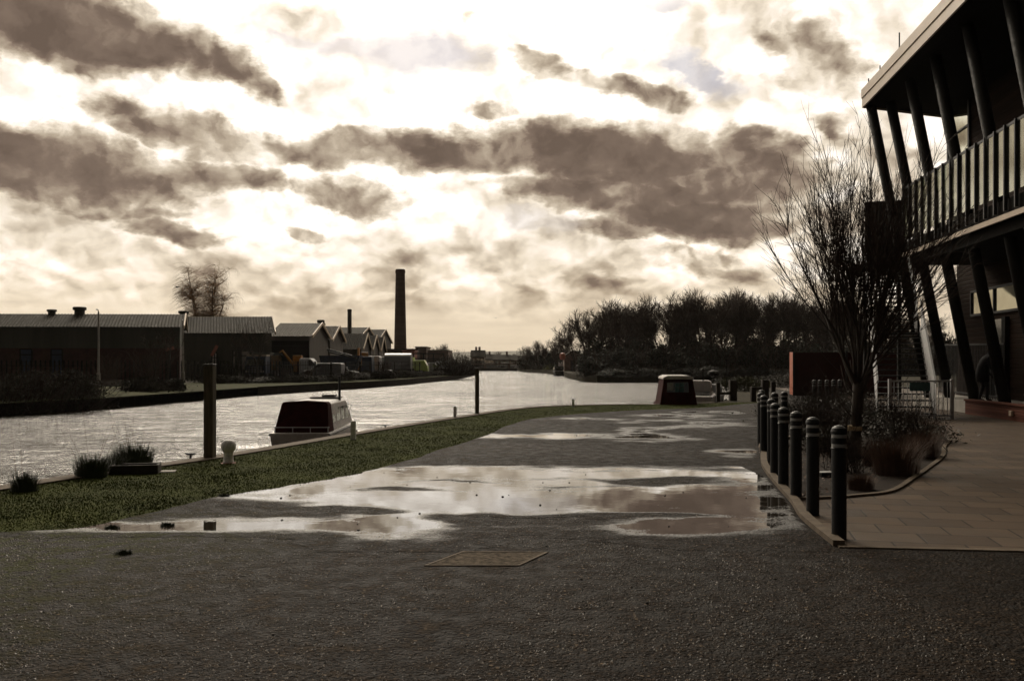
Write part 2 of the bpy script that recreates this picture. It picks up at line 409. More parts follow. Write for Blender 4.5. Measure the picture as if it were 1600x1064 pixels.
# materials
def asphalt_nodes(t):
    """coarse gravelly asphalt: returns colour, roughness, bump height"""
    p = pos(t)
    vo = t.n('ShaderNodeTexVoronoi', feature='F1'); t.put(vo.inputs['Vector'], p); vo.inputs['Scale'].default_value = 62
    vo2 = t.n('ShaderNodeTexVoronoi', feature='F1'); t.put(vo2.inputs['Vector'], p); vo2.inputs['Scale'].default_value = 27
    sep = t.n('ShaderNodeSeparateColor'); t.put(sep.inputs[0], vo.outputs['Color'])
    sep2 = t.n('ShaderNodeSeparateColor'); t.put(sep2.inputs[0], vo2.outputs['Color'])
    big = t.noise(p, .55, 5, .6); mid = t.noise(p, 4.5, 5, .65); fine = t.noise(p, 38, 4, .7)
    stone = t.mix(t.m('POWER', sep.outputs[0], 2.2), (.0038, .0025, .0016), (.024, .0155, .0095))
    pale = t.m('MULTIPLY', t.mr(sep2.outputs[0], .80, .95), t.mr(vo2.outputs['Distance'], .42, .18))
    stone = t.mix(t.m('MULTIPLY', pale, t.mr(mid, .42, .62, .1, .85)), stone, (.15, .11, .075))
    tone = t.mr(t.m('ADD', t.m('MULTIPLY', big, .6), t.m('MULTIPLY', mid, .4)), .35, .65, .62, 1.35)
    c = t.mix(1., stone, t.comb(tone, tone, tone), 'MULTIPLY')
    # moss and pale dust creeping in from the verge on the left
    sp = t.n('ShaderNodeSeparateXYZ'); t.put(sp.inputs[0], p)
    lx = t.m('ADD', sp.outputs[0], t.m('MULTIPLY', t.m('SUBTRACT', big, .5), 3.2))
    moss = t.m('MULTIPLY', t.mr(lx, -1.5, -4.2), t.mr(sp.outputs[1], 10.5, 8.))
    moss = t.m('MULTIPLY', moss, t.mr(t.m('ADD', t.m('MULTIPLY', mid, .7), t.m('MULTIPLY', fine, .3)), .42, .60))
    c = t.mix(moss, c, t.mix(fine, (.020, .027, .005), (.052, .053, .012)))
    dust = t.m('MULTIPLY', t.mr(lx, 1., -1.6), t.mr(mid, .52, .72, 0., .55))
    c = t.mix(t.m('MULTIPLY', dust, t.m('SUBTRACT', 1., moss)), c, (.080, .060, .040))
    rough = t.mr(mid, .3, .7, .55, .8)
    h = t.m('ADD', t.m('MULTIPLY', vo.outputs['Distance'], -.55), t.m('MULTIPLY', fine, .7))
    h = t.m('ADD', h, t.m('MULTIPLY', vo2.outputs['Distance'], -.9))
    h = t.m('ADD', h, t.m('MULTIPLY', mid, 1.2))
    return c, rough, h
def mat_asphalt():
    m, t, b, o = newmat('gravel_asphalt'); c, r, h = asphalt_nodes(t)
    t.put(b.inputs['Base Color'], c); t.put(b.inputs['Roughness'], r); b.inputs['Specular IOR Level'].default_value = .03
    bn = t.n('ShaderNodeBump'); bn.inputs['Strength'].default_value = 1.; bn.inputs['Distance'].default_value = .016
    t.put(bn.inputs['Height'], h); t.put(b.inputs['Normal'], bn.outputs[0]); return m
def mat_puddle():
    """rain water over the same asphalt: the stored depth decides where stones stand proud"""
    m, t, b, o = newmat('rain_puddle'); c, r, h = asphalt_nodes(t)
    at_ = t.n('ShaderNodeAttribute', attribute_name='depth').outputs['Fac']
    p = pos(t)
    fn = t.noise(p, 38, 5, .75); fm = t.noise(t.vm('MULTIPLY', p, (1., 1.6, 1.)), 5., 4, .6)
    d = t.m('ADD', at_, t.m('ADD', t.m('MULTIPLY', t.m('SUBTRACT', fn, .5), .62), t.m('MULTIPLY', t.m('SUBTRACT', fm, .5), .42)))
    film = t.mr(d, -.34, .10)
    t.put(b.inputs['Specular IOR Level'], t.mr(film, 0., 1., .03, .17))                    # damp surface, then standing water
    water = t.mr(d, .05, .15)
    t.put(b.inputs['Base Color'], t.mix(film, c, t.mix(1., c, (.55, .55, .55), 'MULTIPLY')))
    t.put(b.inputs['Roughness'], t.m('ADD', t.m('MULTIPLY', t.m('SUBTRACT', 1., film), r), t.m('MULTIPLY', film, .42)))
    bn = t.n('ShaderNodeBump'); bn.inputs['Distance'].default_value = .022
    t.put(bn.inputs['Strength'], t.mr(film, 0., 1., 1., .45)); t.put(bn.inputs['Height'], h); t.put(b.inputs['Normal'], bn.outputs[0])
    w = t.n('ShaderNodeBsdfPrincipled'); w.inputs['Base Color'].default_value = (.022, .018, .014, 1); w.inputs['Roughness'].default_value = .015
    w.inputs['IOR'].default_value = 1.65
    b2 = t.n('ShaderNodeBump'); b2.inputs['Strength'].default_value = .05; b2.inputs['Distance'].default_value = .01
    t.put(b2.inputs['Height'], t.noise(p, 3.5, 2, .5)); t.put(w.inputs['Normal'], b2.outputs[0])
    mx = t.n('ShaderNodeMixShader'); t.put(mx.inputs[0], water); t.put(mx.inputs[1], b.outputs[0]); t.put(mx.inputs[2], w.outputs[0])
    t.put(o.inputs[0], mx.outputs[0]); return m
def mat_grass(name, c1, c2, c3, sc_=1.):
    m, t, b, o = newmat(name); p = pos(t)
    n = t.noise(p, .9*sc_, 5, .6); f = t.noise(p, 24*sc_, 4, .7)
    c = t.mix(t.mr(n, .35, .65), c1, c2); c = t.mix(t.mr(f, .45, .75), c, c3)
    t.put(b.inputs['Base Color'], c); b.inputs['Roughness'].default_value = .9; b.inputs['Specular IOR Level'].default_value = .04
    bn = t.n('ShaderNodeBump'); bn.inputs['Strength'].default_value = .9; bn.inputs['Distance'].default_value = .05
    t.put(bn.inputs['Height'], t.m('ADD', f, t.noise(p, 5*sc_, 4, .6))); t.put(b.inputs['Normal'], bn.outputs[0]); return m
def mat_paving():
    """sandy concrete flags, joints as real recesses by bump"""
    m, t, b, o = newmat('paving_flags')
    mp = t.n('ShaderNodeMapping'); mp.inputs['Rotation'].default_value = (0, 0, R(13)); t.put(mp.inputs['Vector'], pos(t))
    br = t.n('ShaderNodeTexBrick'); t.put(br.inputs['Vector'], mp.outputs[0]); br.offset = .5; br.inputs['Scale'].default_value = 1.
    br.inputs['Brick Width'].default_value = .6; br.inputs['Row Height'].default_value = .45; br.inputs['Mortar Size'].default_value = .011
    br.inputs['Mortar Smooth'].default_value = .3; br.inputs['Bias'].default_value = 0
    br.inputs['Color1'].default_value = (.062, .043, .030, 1); br.inputs['Color2'].default_value = (.100, .071, .049, 1); br.inputs['Mortar'].default_value = (.022, .017, .012, 1)
    n = t.noise(pos(t), 1.4, 5, .6); f = t.noise(pos(t), 60, 3, .7); k = t.mr(t.m('ADD', t.m('MULTIPLY', n, .8), t.m('MULTIPLY', f, .2)), .3, .7, .68, 1.12)
    c = t.mix(1., br.outputs['Color'], t.comb(k, k, k), 'MULTIPLY')
    st = t.mr(t.noise(pos(t), 9, 3, .5), .66, .74)
    c = t.mix(t.m('MULTIPLY', st, .6), c, (.07, .055, .04))
    t.put(b.inputs['Base Color'], c); t.put(b.inputs['Roughness'], t.mr(n, .3, .7, .55, .8)); b.inputs['Specular IOR Level'].default_value = .08
    bn = t.n('ShaderNodeBump'); bn.inputs['Strength'].default_value = .6; bn.inputs['Distance'].default_value = .01
    t.put(bn.inputs['Height'], t.m('ADD', t.m('MULTIPLY', br.outputs['Fac'], -1.), t.m('MULTIPLY', f, .3))); t.put(b.inputs['Normal'], bn.outputs[0]); return m
def mat_river():
    m, t, b, o = newmat('river_water'); p = pos(t)
    wn = t.vm('SUBTRACT', t.noise(p, .25, 2, .5, col=True), (.5, .5, .5))
    q = t.vm('ADD', p, t.vm('MULTIPLY', wn, (1.5, 1.5, 0.)))
    mp = t.n('ShaderNodeMapping'); mp.inputs['Rotation'].default_value = (0, 0, R(12)); mp.inputs['Scale'].default_value = (.45, 1.0, 1.); t.put(mp.inputs['Vector'], q)
    v = mp.outputs[0]
    a = t.noise(v, 1.3, 3, .5, .4); b1 = t.noise(v, 4.2, 4, .6, .5); g = t.m('ADD', t.m('MULTIPLY', t.noise(p, .09, 3, .5), .3), t.m('MULTIPLY', t.noise(v, 1.0, 5, .65, .6), .7))
    c1 = t.noise(v, 13., 3, .6)
    a2 = t.noise(v, .5, 2, .5, .3)
    h = t.m('ADD', t.m('ADD', t.m('ADD', t.m('MULTIPLY', a, .19), t.m('MULTIPLY', a2, .10)), t.m('MULTIPLY', c1, .035)), t.m('MULTIPLY', b1, t.mr(g, .40, .60, .03, .21)))
    bn = t.n('ShaderNodeBump'); bn.inputs['Strength'].default_value = 1.; bn.inputs['Distance'].default_value = 1.
    t.put(bn.inputs['Height'], h); t.put(b.inputs['Normal'], bn.outputs[0])
    b.inputs['Base Color'].default_value = (.050, .040, .028, 1); b.inputs['Roughness'].default_value = .035; b.inputs['IOR'].default_value = 1.7
    return m
M['asphalt'] = mat_asphalt(); M['puddle'] = mat_puddle(); M['paving'] = mat_paving(); M['river'] = mat_river()
M['verge'] = mat_grass('verge_turf', (.032, .042, .006), (.050, .062, .009), (.075, .070, .02))
M['bank'] = mat_grass('far_bank_turf', (.028, .030, .011), (.045, .050, .014), (.06, .05, .03), .3)
M['land'] = mat_grass('rough_land', (.022, .020, .012), (.038, .034, .020), (.055, .045, .03), .15)
M['kerb'] = pm('kerb_stone', (.105, .082, .060), .85, .3, 5, bump=.4, bscale=30, spec=.1)

# one sheet of land with the river cut out of it, out to the horizon
outer = [(-34.-1.2, -60.), (-6000., -60.), (-6000., 9000.), (6000., 9000.), (6000., -60.)]
land = quay+farR+inL+[p for p in outer[1:]]
g = poly_obj('ground', [land], 0., M['land'], side=3.)
# river sheet
poly_obj('river', [[(-60, -90), (60, -90), (60, 330), (-60, 330)]], WATER_Z, M['river'])
# far left bank: turf falling to the top of the sheet piling
bk = MB(); L1 = smooth_line(farL[1:-1], 5); L2 = smooth_line(inL[1:-1], 5)
for i in range(len(L1)-1):
    for k in range(6):
        def q(j, u):
            a, b_ = L1[j], L2[j]; z = -.26+.27*(u**.8)+.05*noise.noise(Vector((a[0]*.4, a[1]*.4, u*3)))*(0 if u in (0, 1) else 1)
            return (a[0]+(b_[0]-a[0])*u, a[1]+(b_[1]-a[1])*u, z)
        bk.quad(q(i, k/6), q(i, (k+1)/6), q(i+1, (k+1)/6), q(i+1, k/6))
tag(bk.build('far_river_bank', M['bank'], smooth=True), kind='structure')
# sheet piling under the far bank: corrugated steel
pl = MB(); pts = smooth_line([p for p in farL if 60 < p[1] < 200], 60); k = 0; prev = None
for i in range(0, len(pts)-1):
    a = Vector((*pts[i], 0)); b_ = Vector((*pts[i+1], 0)); d = (b_-a); L = d.length; d.normalize(); nn = Vector((-d.y, d.x, 0))
    if nn.x < 0: nn = -nn
    steps = max(1, int(L/.35))
    for j in range(steps):
        p_ = a+d*(L*j/steps)+nn*(.16 if k % 2 else 0.02); k += 1
        if prev is not None: pl.quad(prev+Vector((0, 0, -1.4)), p_+Vector((0, 0, -1.4)), p_+Vector((0, 0, -.22)), prev+Vector((0, 0, -.22)))
        prev = p_
tag(pl.build('sheet_piling', M['timber_dark']), 'dark corrugated sheet piling edging the far grassy river bank', 'piling')

# gravel path / service road
verge_line = smooth_line([(-40, 8.2), (-9., 8.3), (-4.83, 8.45), (-3.97, 9.26), (-3.7, 10.3), (-3.2, 11.2), (-2.74, 12.), (-2.23, 13.), (-1.63, 15.2), (-.57, 20.), (.55, 25.7), (3.4, 29.9), (7., 32.5), (9.2, 35.6), (11.0, 38.), (12.2, 44), (15, 54), (19, 66)], 6)
kerb_in = smooth_line([(2.86, 7.84), (3.02, 9.2), (3.25, 10.3), (3.55, 12.), (3.95, 14.), (4.55, 16.2), (4.95, 17.6), (6.1, 19.4), (9., 24.), (12.2, 31.), (14.5, 38.), (18., 50.), (23., 66.)], 6)
road = wob(verge_line, .10, 2.2)+list(reversed(kerb_in))+[(5., 7.55), (12., 7.5), (60, 7.0), (60, -40), (-30, -40), (-30, 8.2)]
road = [p for p in road if p[0] > -31 or p[1] < -30 or p[0] == -30]
poly_obj('path', [[(x, y) for x, y in road]], .004, M['asphalt'])
# paving and planting bed
bed_out = smooth_line([(3.36, 10.48), (3.7, 10.55), (4.1, 10.7), (4.7, 11.1), (5.5, 12.3), (6.2, 13.4), (7.3, 15.2), (8.2, 17.), (9.3, 19.1), (10.2, 22.4), (11.6, 26.)], 6)
pav = [(2.86, 7.86), (3.0, 7.82), (5., 7.6), (12., 7.55), (40, 7.4), (40, 60), (17., 60), (13.4, 30), (11.9, 26.3)]+list(reversed(bed_out))+[(3.27, 10.2), (3.06, 9.2)]
poly_obj('pavement', [pav], .012, M['paving'], side=.03)
bed = [p for p in kerb_in if 10.4 < p[1] < 36]+[(14.6, 34.), (13.6, 30.)]+list(reversed(bed_out[1:]))
poly_obj('soil', [bed], .006, M['soil'])
def strip(line, w, z0, z1, mat, name):
    b_ = MB()
    P = [Vector((*p, 0)) for p in line]; n = len(P); off = []
    for i in range(n):
        d = (P[min(i+1, n-1)]-P[max(i-1, 0)]).normalized(); nn = Vector((-d.y, d.x, 0)); off.append((P[i]-nn*w/2, P[i]+nn*w/2))
    b_.loft([[(a.x, a.y, z0), (c.x, c.y, z0), (c.x, c.y, z1), (a.x, a.y, z1)] for a, c in off])
    return tag(b_.build(name, mat), kind='structure')
strip([p for p in kerb_in if p[1] < 33], .10, -.05, .055, M['kerb'], 'kerb')
strip(bed_out, .07, -.05, .04, M['kerb'], 'kerb')
strip([(2.84, 7.80), (5., 7.55), (12., 7.5), (30., 7.4)], .08, -.05, .016, M['kerb'], 'kerb')

# near verge: turf sheet with blades
vl = [p for p in verge_line if p[0] > -30 and p[1] < 37]
ql = smooth_line(quay[1:11], 6)
verge = wob(vl, .10, 2.2)+list(reversed(ql))
vo = poly_obj('grass_verge', [verge], .008, M['verge'])
strip(ql, .34, -.3, .03, M['kerb'], 'quay_edge')
# blades, kept inside the verge
from mathutils.geometry import tessellate_polygon
tris = tessellate_polygon([[Vector((x, y, 0)) for x, y in verge]])
V2 = np.array(verge); T = np.array(tris)
A, B_, C_ = V2[T[:, 0]], V2[T[:, 1]], V2[T[:, 2]]
area = np.abs((B_[:, 0]-A[:, 0])*(C_[:, 1]-A[:, 1])-(C_[:, 0]-A[:, 0])*(B_[:, 1]-A[:, 1]))/2
def blades(n, hmin, hmax, name, mat, weight_near=True):
    cen = (A+B_+C_)/3; w = area*(1./np.clip(cen[:, 1], 9, 40)**1.3 if weight_near else 1.); w = np.where(cen[:, 1] < 3, w*.05, w)
    ti = np.random.choice(len(area), n, p=w/w.sum()); r1 = np.sqrt(np.random.rand(n)); r2 = np.random.rand(n)
    P = A[ti]*(1-r1)[:, None]+B_[ti]*(r1*(1-r2))[:, None]+C_[ti]*(r1*r2)[:, None]
    clump = np.array([noise.noise(Vector((x*1.4, y*1.4, 3.))) for x, y in P])
    h = (hmin+(hmax-hmin)*np.random.rand(n))*(1+.7*clump); ang = np.random.rand(n)*6.283; lean = (np.random.rand(n, 2)-.5)*1.1
    wd = .0035+.003*np.random.rand(n)+P[:, 1]*.00016
    vs = np.zeros((n, 3, 3)); vs[:, 0, :2] = P+np.stack([np.cos(ang), np.sin(ang)], 1)*wd[:, None]; vs[:, 1, :2] = P-np.stack([np.cos(ang), np.sin(ang)], 1)*wd[:, None]
    vs[:, 2, :2] = P+lean*h[:, None]; vs[:, 2, 2] = .008+h; vs[:, :2, 2] = .006
    me = bpy.data.meshes.new(name); me.vertices.add(n*3); me.vertices.foreach_set('co', vs.reshape(-1)); me.loops.add(n*3); me.polygons.add(n)
    me.loops.foreach_set('vertex_index', np.arange(n*3)); me.polygons.foreach_set('loop_start', np.arange(0, n*3, 3)); me.polygons.foreach_set('loop_total', np.full(n, 3))
    me.materials.append(mat); me.update(calc_edges=True); o = bpy.data.objects.new(name, me); COL.objects.link(o); return o
M['blade'] = mat_grass('grass_blade', (.034, .049, .007), (.056, .070, .010), (.085, .080, .022), 2)
tag(blades(230000, .006, .022, 'grass', M['blade']), 'short mown turf on the verge between path and quay', 'grass', kind='stuff')

# puddles: depth field over the path, contoured to real outlines
EL = [(700, 778, 330, 36, 1), (1000, 778, 260, 34, 1), (1120, 800, 150, 34, .9), (1000, 742, 330, 11, .9), (720, 742, 200, 14, .9), (560, 762, 150, 20, .9),
      (620, 815, 110, 26, .9), (470, 822, 240, 9, .9), (230, 826, 190, 7, .8), (420, 812, 110, 8, .6), (1060, 822, 190, 12, .9), (1170, 745, 60, 14, .8),
      (860, 682, 130, 4.5, 1.), (1000, 684, 100, 6, .8), (1080, 662, 110, 9, .6), (1000, 674, 60, 9, .7), (1050, 650, 90, 3, .8), (1160, 706, 55, 6, .9), (930, 655, 80, 2.5, .6), (1110, 644, 60, 2.5, .7)]
IS = [(1045, 752, 105, 7, 1.3), (650, 766, 120, 4.5, .9), (530, 798, 100, 7.5, 1.3), (400, 795, 130, 16, 1.), (860, 812, 200, 8, 1.2), (1060, 809, 110, 5, 1.1), (1045, 663, 45, 4, 1.1), (700, 752, 80, 2.5, .5), (900, 668, 70, 5, .8), (950, 760, 120, 2, .5)]
def depth(x, y):
    px = 800+F*x/y+55*noise.noise(Vector((x*.7, y*1.1, 21.))); py = HOR+F*EYE/y; py += (.028*noise.noise(Vector((x*.9, y*.8, 33.)))+.014*noise.noise(Vector((x*2.6, y*2.2, 5.))))*(py-HOR); s = -.9
    for cx, cy, rx, ry, w in EL:
        d = ((px-cx)/rx)**2+((py-cy)/ry)**2
        if d < 16: s = max(s, w*(1.3-d**.5))
    k = 0.
    for cx, cy, rx, ry, w in IS:
        d = ((px-cx)/rx)**2+((py-cy)/ry)**2
        if d < 4: k = max(k, w*(1.25-d**.5))
    nz = noise.fractal(Vector((x*.8, y*1.5, 2.)), 1., 2., 4)*.26
    return min(s, 1.)*.8-max(k, 0)*.8-.30+nz*(1.25 if s > -.3 else .6)+.13*noise.noise(Vector((x*3.1, y*5., 8.)))-min(.14, max(0, y-14)*.05)
def puddles():
    lo = -.78
    from collections import defaultdict
    for (x0, x1, y0, y1, st) in ((-7., 3.6, 7.6, 14.2, .05), (-1.5, 7.5, 14.2, 34., .10)):
        nx, ny = int((x1-x0)/st)+1, int((y1-y0)/st)+1
        Dp = {}
        for j in range(ny):
            for i in range(nx):
                x, y = x0+i*st, y0+j*st; Dp[i, j] = depth(x, y)
        import bisect
        vs = []; vid = {}; fs = []
        kin = [(b_, a) for a, b_ in kerb_in]; vin = [(b_, a) for a, b_ in verge_line if a > -30]
        def xlim(tbl, y):
            k = bisect.bisect([q[0] for q in tbl], y); k = min(max(k, 1), len(tbl)-1); (ya, xa), (yb, xb) = tbl[k-1], tbl[k]
            return xa+(xb-xa)*min(1, max(0, (y-ya)/max(1e-6, yb-ya)))
        for j in range(ny-1):
            y = y0+j*st; xr = xlim(kin, y)-.07; xl = xlim(vin, y)-.25
            for i in range(nx-1):
                x = x0+i*st
                if x+st > xr or x < xl: continue
                c4 = ((i, j), (i+1, j), (i+1, j+1), (i, j+1))
                if max(Dp[c] for c in c4) < lo: continue
                f = []
                for c in c4:
                    if c not in vid: vid[c] = len(vs); vs.append((x0+c[0]*st, y0+c[1]*st, .0068, Dp[c]))
                    f.append(vid[c])
                fs.append(f)
        # connected pools become objects of their own
        par = list(range(len(vs)))
        def find(a):
            while par[a] != a: par[a] = par[par[a]]; a = par[a]
            return a
        for f in fs:
            for q in f[1:]: par[find(q)] = find(f[0])
        groups = defaultdict(list)
        for f in fs: groups[find(f[0])].append(f)
        for gset in groups.values():
            if len(gset) < 40: continue
            ids = sorted({q for f in gset for q in f}); mp = {q: k for k, q in enumerate(ids)}
            if max(vs[q][3] for q in ids) < .02: continue
            me = bpy.data.meshes.new('puddle'); me.from_pydata([vs[q][:3] for q in ids], [], [[mp[q] for q in f] for f in gset])
            a = me.attributes.new('depth', 'FLOAT', 'POINT'); a.data.foreach_set('value', [vs[q][3] for q in ids])
            me.materials.append(M['puddle']); o = bpy.data.objects.new('puddle', me); COL.objects.link(o); o['kind'] = 'structure'
puddles()
# loose grit and stone chips standing proud of the path, thickest near by
def grit(n):
    rg = np.random.RandomState(4)
    y = 3.3+rg.rand(n)**1.5*9.; x = (rg.rand(n)-.5)*2*(y*.60+.2)
    cl = np.array([noise.noise(Vector((a*1.1, b_*1.1, 7.)))+.5*noise.noise(Vector((a*5, b_*5, 2.))) for a, b_ in zip(x, y)])
    keep = (rg.rand(n) < .55+.9*cl) & (x < 2.6+.02*y) ; keep &= ~((y > 7.45) & (x > 2.5)); keep &= ~((y > 6.9) & (y < 7.8) & (x > -.85) & (x < .45))
    keep &= np.array([(b_ < 8.3 or depth(a, b_) < -.12) and (b_ < 8.4 or a > -3.6) for a, b_ in zip(x, y)])
    x, y = x[keep], y[keep]; n = len(x); s = (.0022+.0065*rg.rand(n)**2.2)*(1+.05*y); ang = rg.rand(n)*6.283
    T_ = np.array([(1, 0, 0), (.1, .8, 0), (-1, .1, 0), (-.1, -.75, 0), (.25, .1, .75), (-.35, -.1, .6)]); Fc = [(0, 1, 4), (1, 5, 4), (1, 2, 5), (2, 3, 5), (3, 4, 5), (3, 0, 4)]
    jit = 1+.5*(rg.rand(n, 6, 3)-.5); V = T_[None]*jit*s[:, None, None]; c, d = np.cos(ang)[:, None], np.sin(ang)[:, None]
    X = V[:, :, 0]*c-V[:, :, 1]*d+x[:, None]; Y = V[:, :, 0]*d+V[:, :, 1]*c+y[:, None]; Z = V[:, :, 2]+.0035
    vs = np.stack([X, Y, Z], 2).reshape(-1); fi = (np.arange(n)[:, None, None]*6+np.array(Fc)[None]).reshape(-1); m_ = n*6
    me = bpy.data.meshes.new('gravel'); me.vertices.add(n*6); me.vertices.foreach_set('co', vs); me.loops.add(m_*3); me.polygons.add(m_)
    me.loops.foreach_set('vertex_index', fi); me.polygons.foreach_set('loop_start', np.arange(0, m_*3, 3)); me.polygons.foreach_set('loop_total', np.full(m_, 3))
    me.materials.append(M['gravel_bits']); me.update(calc_edges=True); o = bpy.data.objects.new('gravel', me); COL.objects.link(o); return o
def mat_grit():
    m, t, b, o = newmat('gravel_bits'); q = t.vm('MULTIPLY', pos(t), (1., 1., 0.)); vo = t.n('ShaderNodeTexVoronoi'); t.put(vo.inputs['Vector'], q); vo.inputs['Scale'].default_value = 90
    sc_ = t.n('ShaderNodeSeparateColor'); t.put(sc_.inputs[0], vo.outputs['Color'])
    t.put(b.inputs['Base Color'], t.mix(t.m('POWER', sc_.outputs[0], 3.), (.008, .0058, .0038), (.13, .095, .064))); t.put(b.inputs['Roughness'], t.mr(sc_.outputs[1], 0., 1., .35, .9)); b.inputs['Specular IOR Level'].default_value = .2; return m
M['gravel_bits'] = mat_grit()
tag(grit(150000), 'loose grit and small stone chips scattered over the dark path', 'gravel', kind='stuff')
# inspection cover set in the path
ic = thing('inspection_cover', 'sandy recessed inspection cover set in the dark path, in front of the big puddle', 'cover')
c4 = [gp(662, 885), gp(812, 885), gp(857, 864), gp(723, 862.5)]
cc = sum(c4, Vector())/4
def inset(k, z): return [(cc+(p-cc)*k)+Vector((0, 0, z)) for p in c4]
fr = MB(); o4, i4 = inset(1., .012), inset(.93, .012); lo4 = inset(1., 0.)
for i in range(4):
    j = (i+1) % 4; fr.quad(o4[i], o4[j], i4[j], i4[i]); fr.quad(lo4[i], lo4[j], o4[j], o4[i])
fr.build('frame', M['kerb'], ic)
pn = MB(); p4 = inset(.925, .008); pn.quad(*p4)
M['cover'] = pm('cover_infill', (.085, .069, .052), .9, .8, 20, bump=1., bscale=40, spec=.03); pn.build('infill', M['cover'], ic)

# distant hills
def hills(name, D, x0, x1, base, prof, mat):
    b_ = MB(); n = 60; prev = None
    for i in range(n+1):
        u = i/n; x = x0+(x1-x0)*u; h = prof(u)
        p = [(x, D-D*.15, 0.), (x, D, h), (x, D+D*.25, h*.9), (x, D+D*.4, 0)]
        if prev: 
            for k in range(3): b_.quad(prev[k], p[k], p[k+1], prev[k+1])
        prev = p
    tag(b_.build(name, mat, smooth=True), kind='structure')
M['hill'] = pm('hill_fields', (.075, .075, .05), .9, .4, .004, world=True)
hills('hills', 3600., -5200., 3200., 0, lambda u: 46+18*math.sin(u*9+1)*math.sin(u*3.1)+7*noise.noise(Vector((u*14, 0, 0))), M['hill'])

# ------------------------------------------------------------------ far left bank: sheds, chimneys, yard
def corrug(b_, a0, a1, e0, e1, pitch=.30, amp=.05):
    """corrugated sheet between ridge a0-a1 and eave e0-e1"""
    a0, a1, e0, e1 = map(Vector, (a0, a1, e0, e1)); L = (a1-a0).length; n = max(4, int(L/pitch)*2)
    nn = (a1-a0).cross(e0-a0).normalized()
    if nn.z < 0: nn = -nn
    vs = []
    for i in range(n+1):
        u = i/n; o = nn*(amp if i % 2 else 0.); vs += [a0.lerp(a1, u)+o, e0.lerp(e1, u)+o]
    b_.add(vs, [(2*i, 2*i+1, 2*i+3, 2*i+2) for i in range(n)])

def shed(name, label, P0, P1, ldir, L, eave, ridge, mats, group=None, base_h=0., lower=None, doors=(), vents=(), lower_h=0., overhang=.35, windows=(), cat='warehouse'):
    """pitched shed: gable end from P0 (near) to P1 (far), body running along ldir for L; local origin at P0"""
    wallm, roofm = mats
    P0 = Vector((*P0, 0)); P1 = Vector((*P1, 0)); ld = Vector((*ldir, 0)).normalized()
    t = thing(name, label, cat, P0, 0, group)
    e = P1-P0; z = Vector((0, 0, 1)); en = e.normalized()
    A, B, C, D_ = Vector(), e, e+ld*L, ld*L
    mid0, mid1 = e*.5+z*ridge, e*.5+ld*L+z*ridge
    w = MB()
    lo = z*lower_h
    w.add([A+lo, B+lo, B+z*eave, mid0, A+z*eave], [(0, 1, 2, 3, 4)]); w.add([D_+lo, C+lo, C+z*eave, mid1, D_+z*eave], [(4, 3, 2, 1, 0)])
    w.quad(A+lo, A+z*eave, D_+z*eave, D_+lo); w.quad(B+lo, C+lo, C+z*eave, B+z*eave)
    w.build('wall', wallm, t)
    if lower_h:
        l2 = MB(); k = .04
        for a, b2 in ((A, B), (B, C), (C, D_), (D_, A)): l2.quad(a, b2, b2+lo, a+lo)
        l2.build('lower_wall', lower, t)
    oh = -ld*overhang; drop = (ridge-eave)/(e.length/2)*.3
    r = MB()
    for s0, sgn in ((Vector(), -1), (e, 1)):
        ev = s0+en*.3*sgn+z*(eave-drop)
        corrug(r, mid0+oh+z*.05, mid1-oh+z*.05, ev+oh, ev+ld*L-oh)
    ro = r.build('roof', roofm, t)
    bb = MB()
    for s0, sgn in ((Vector(), -1), (e, 1)):
        ev = s0+en*.3*sgn+z*(eave-drop+.0)
        bb.bar(mid0+oh-ld*.05+z*.02, ev+oh-ld*.05, .10, .34)
    bb.build('barge_board', M['barge'], t)
    for (u, wd, h0, h1, m_) in doors:                 # doors, and the dark open-front panel, along the near long wall, u metres from the gable
        d = MB(); c = ld*u; nrm = -en
        a = c+nrm*.06; b2 = c+ld*wd+nrm*.06
        d.quad(a+z*h0, b2+z*h0, b2+z*h1, a+z*h1); dd = d.build('door', m_, t)
        f = MB(); 
        for p, q in ((a+z*h0, a+z*h1), (b2+z*h0, b2+z*h1), (a+z*h1, b2+z*h1), (a+z*(h1-.5), b2+z*(h1-.5))): f.bar(p+nrm*.04, q+nrm*.04, .09)
        f.build('frame', M['column'], dd)
    for (v, h0, h1, wd) in windows:                   # narrow lights in the gable
        d = MB(); c = e*v-ld*.05; d.quad(c+z*h0-en*wd/2, c+z*h0+en*wd/2, c+z*h1+en*wd/2, c+z*h1-en*wd/2); d.build('window', M['far_pale'], t)
    for (u, h, wd) in vents:
        d = MB(); c = mid0+ld*u; d.lathe([(wd*.42, -.25), (wd*.42, h*.55), (wd*.55, h*.6), (wd*.55, h*.95), (wd*.45, h)], 12, c=c); d.build('roof_vent', M['clad_green'], t)
    return t

# long green-grey warehouse on the left, and the second behind the birch
shed('warehouse', 'long low warehouse with corrugated roof and brick base at the far left', (-30.4, 82.), (-33., 90.), (-1., -.045), 62, 5.0, 6.25, (M['clad_green'], M['roof_asb']),
     lower=M['brick'], lower_h=3.0, doors=((9.5+1.0, 1.0, 0, 2.9, M['blue_tarp']), (13.2, 1.05, 0, 2.9, M['blue_tarp']), (16.8, 1.0, 0, 2.9, M['blue_tarp']), (22., 1.0, 0, 2.9, M['blue_tarp'])), vents=((9.6, .75, 1.1), (12.2, .5, .8), (17.8, .75, 1.1)))
shed('warehouse', 'dark corrugated-roofed warehouse below the tall birch, right of the long warehouse', (-24.7, 92.), (-28., 102.), (-1., 0.), 9.6, 4.8, 6.6, (M['clad_green'], M['roof_asb']), doors=((2.2, .9, 1.0, 2.9, M['far_pale']), (3.7, .25, 1.2, 2.9, M['far_pale']), (5.6, .5, 1., 2.7, M['far_pale'])), vents=((9.2, .7, 1.),))
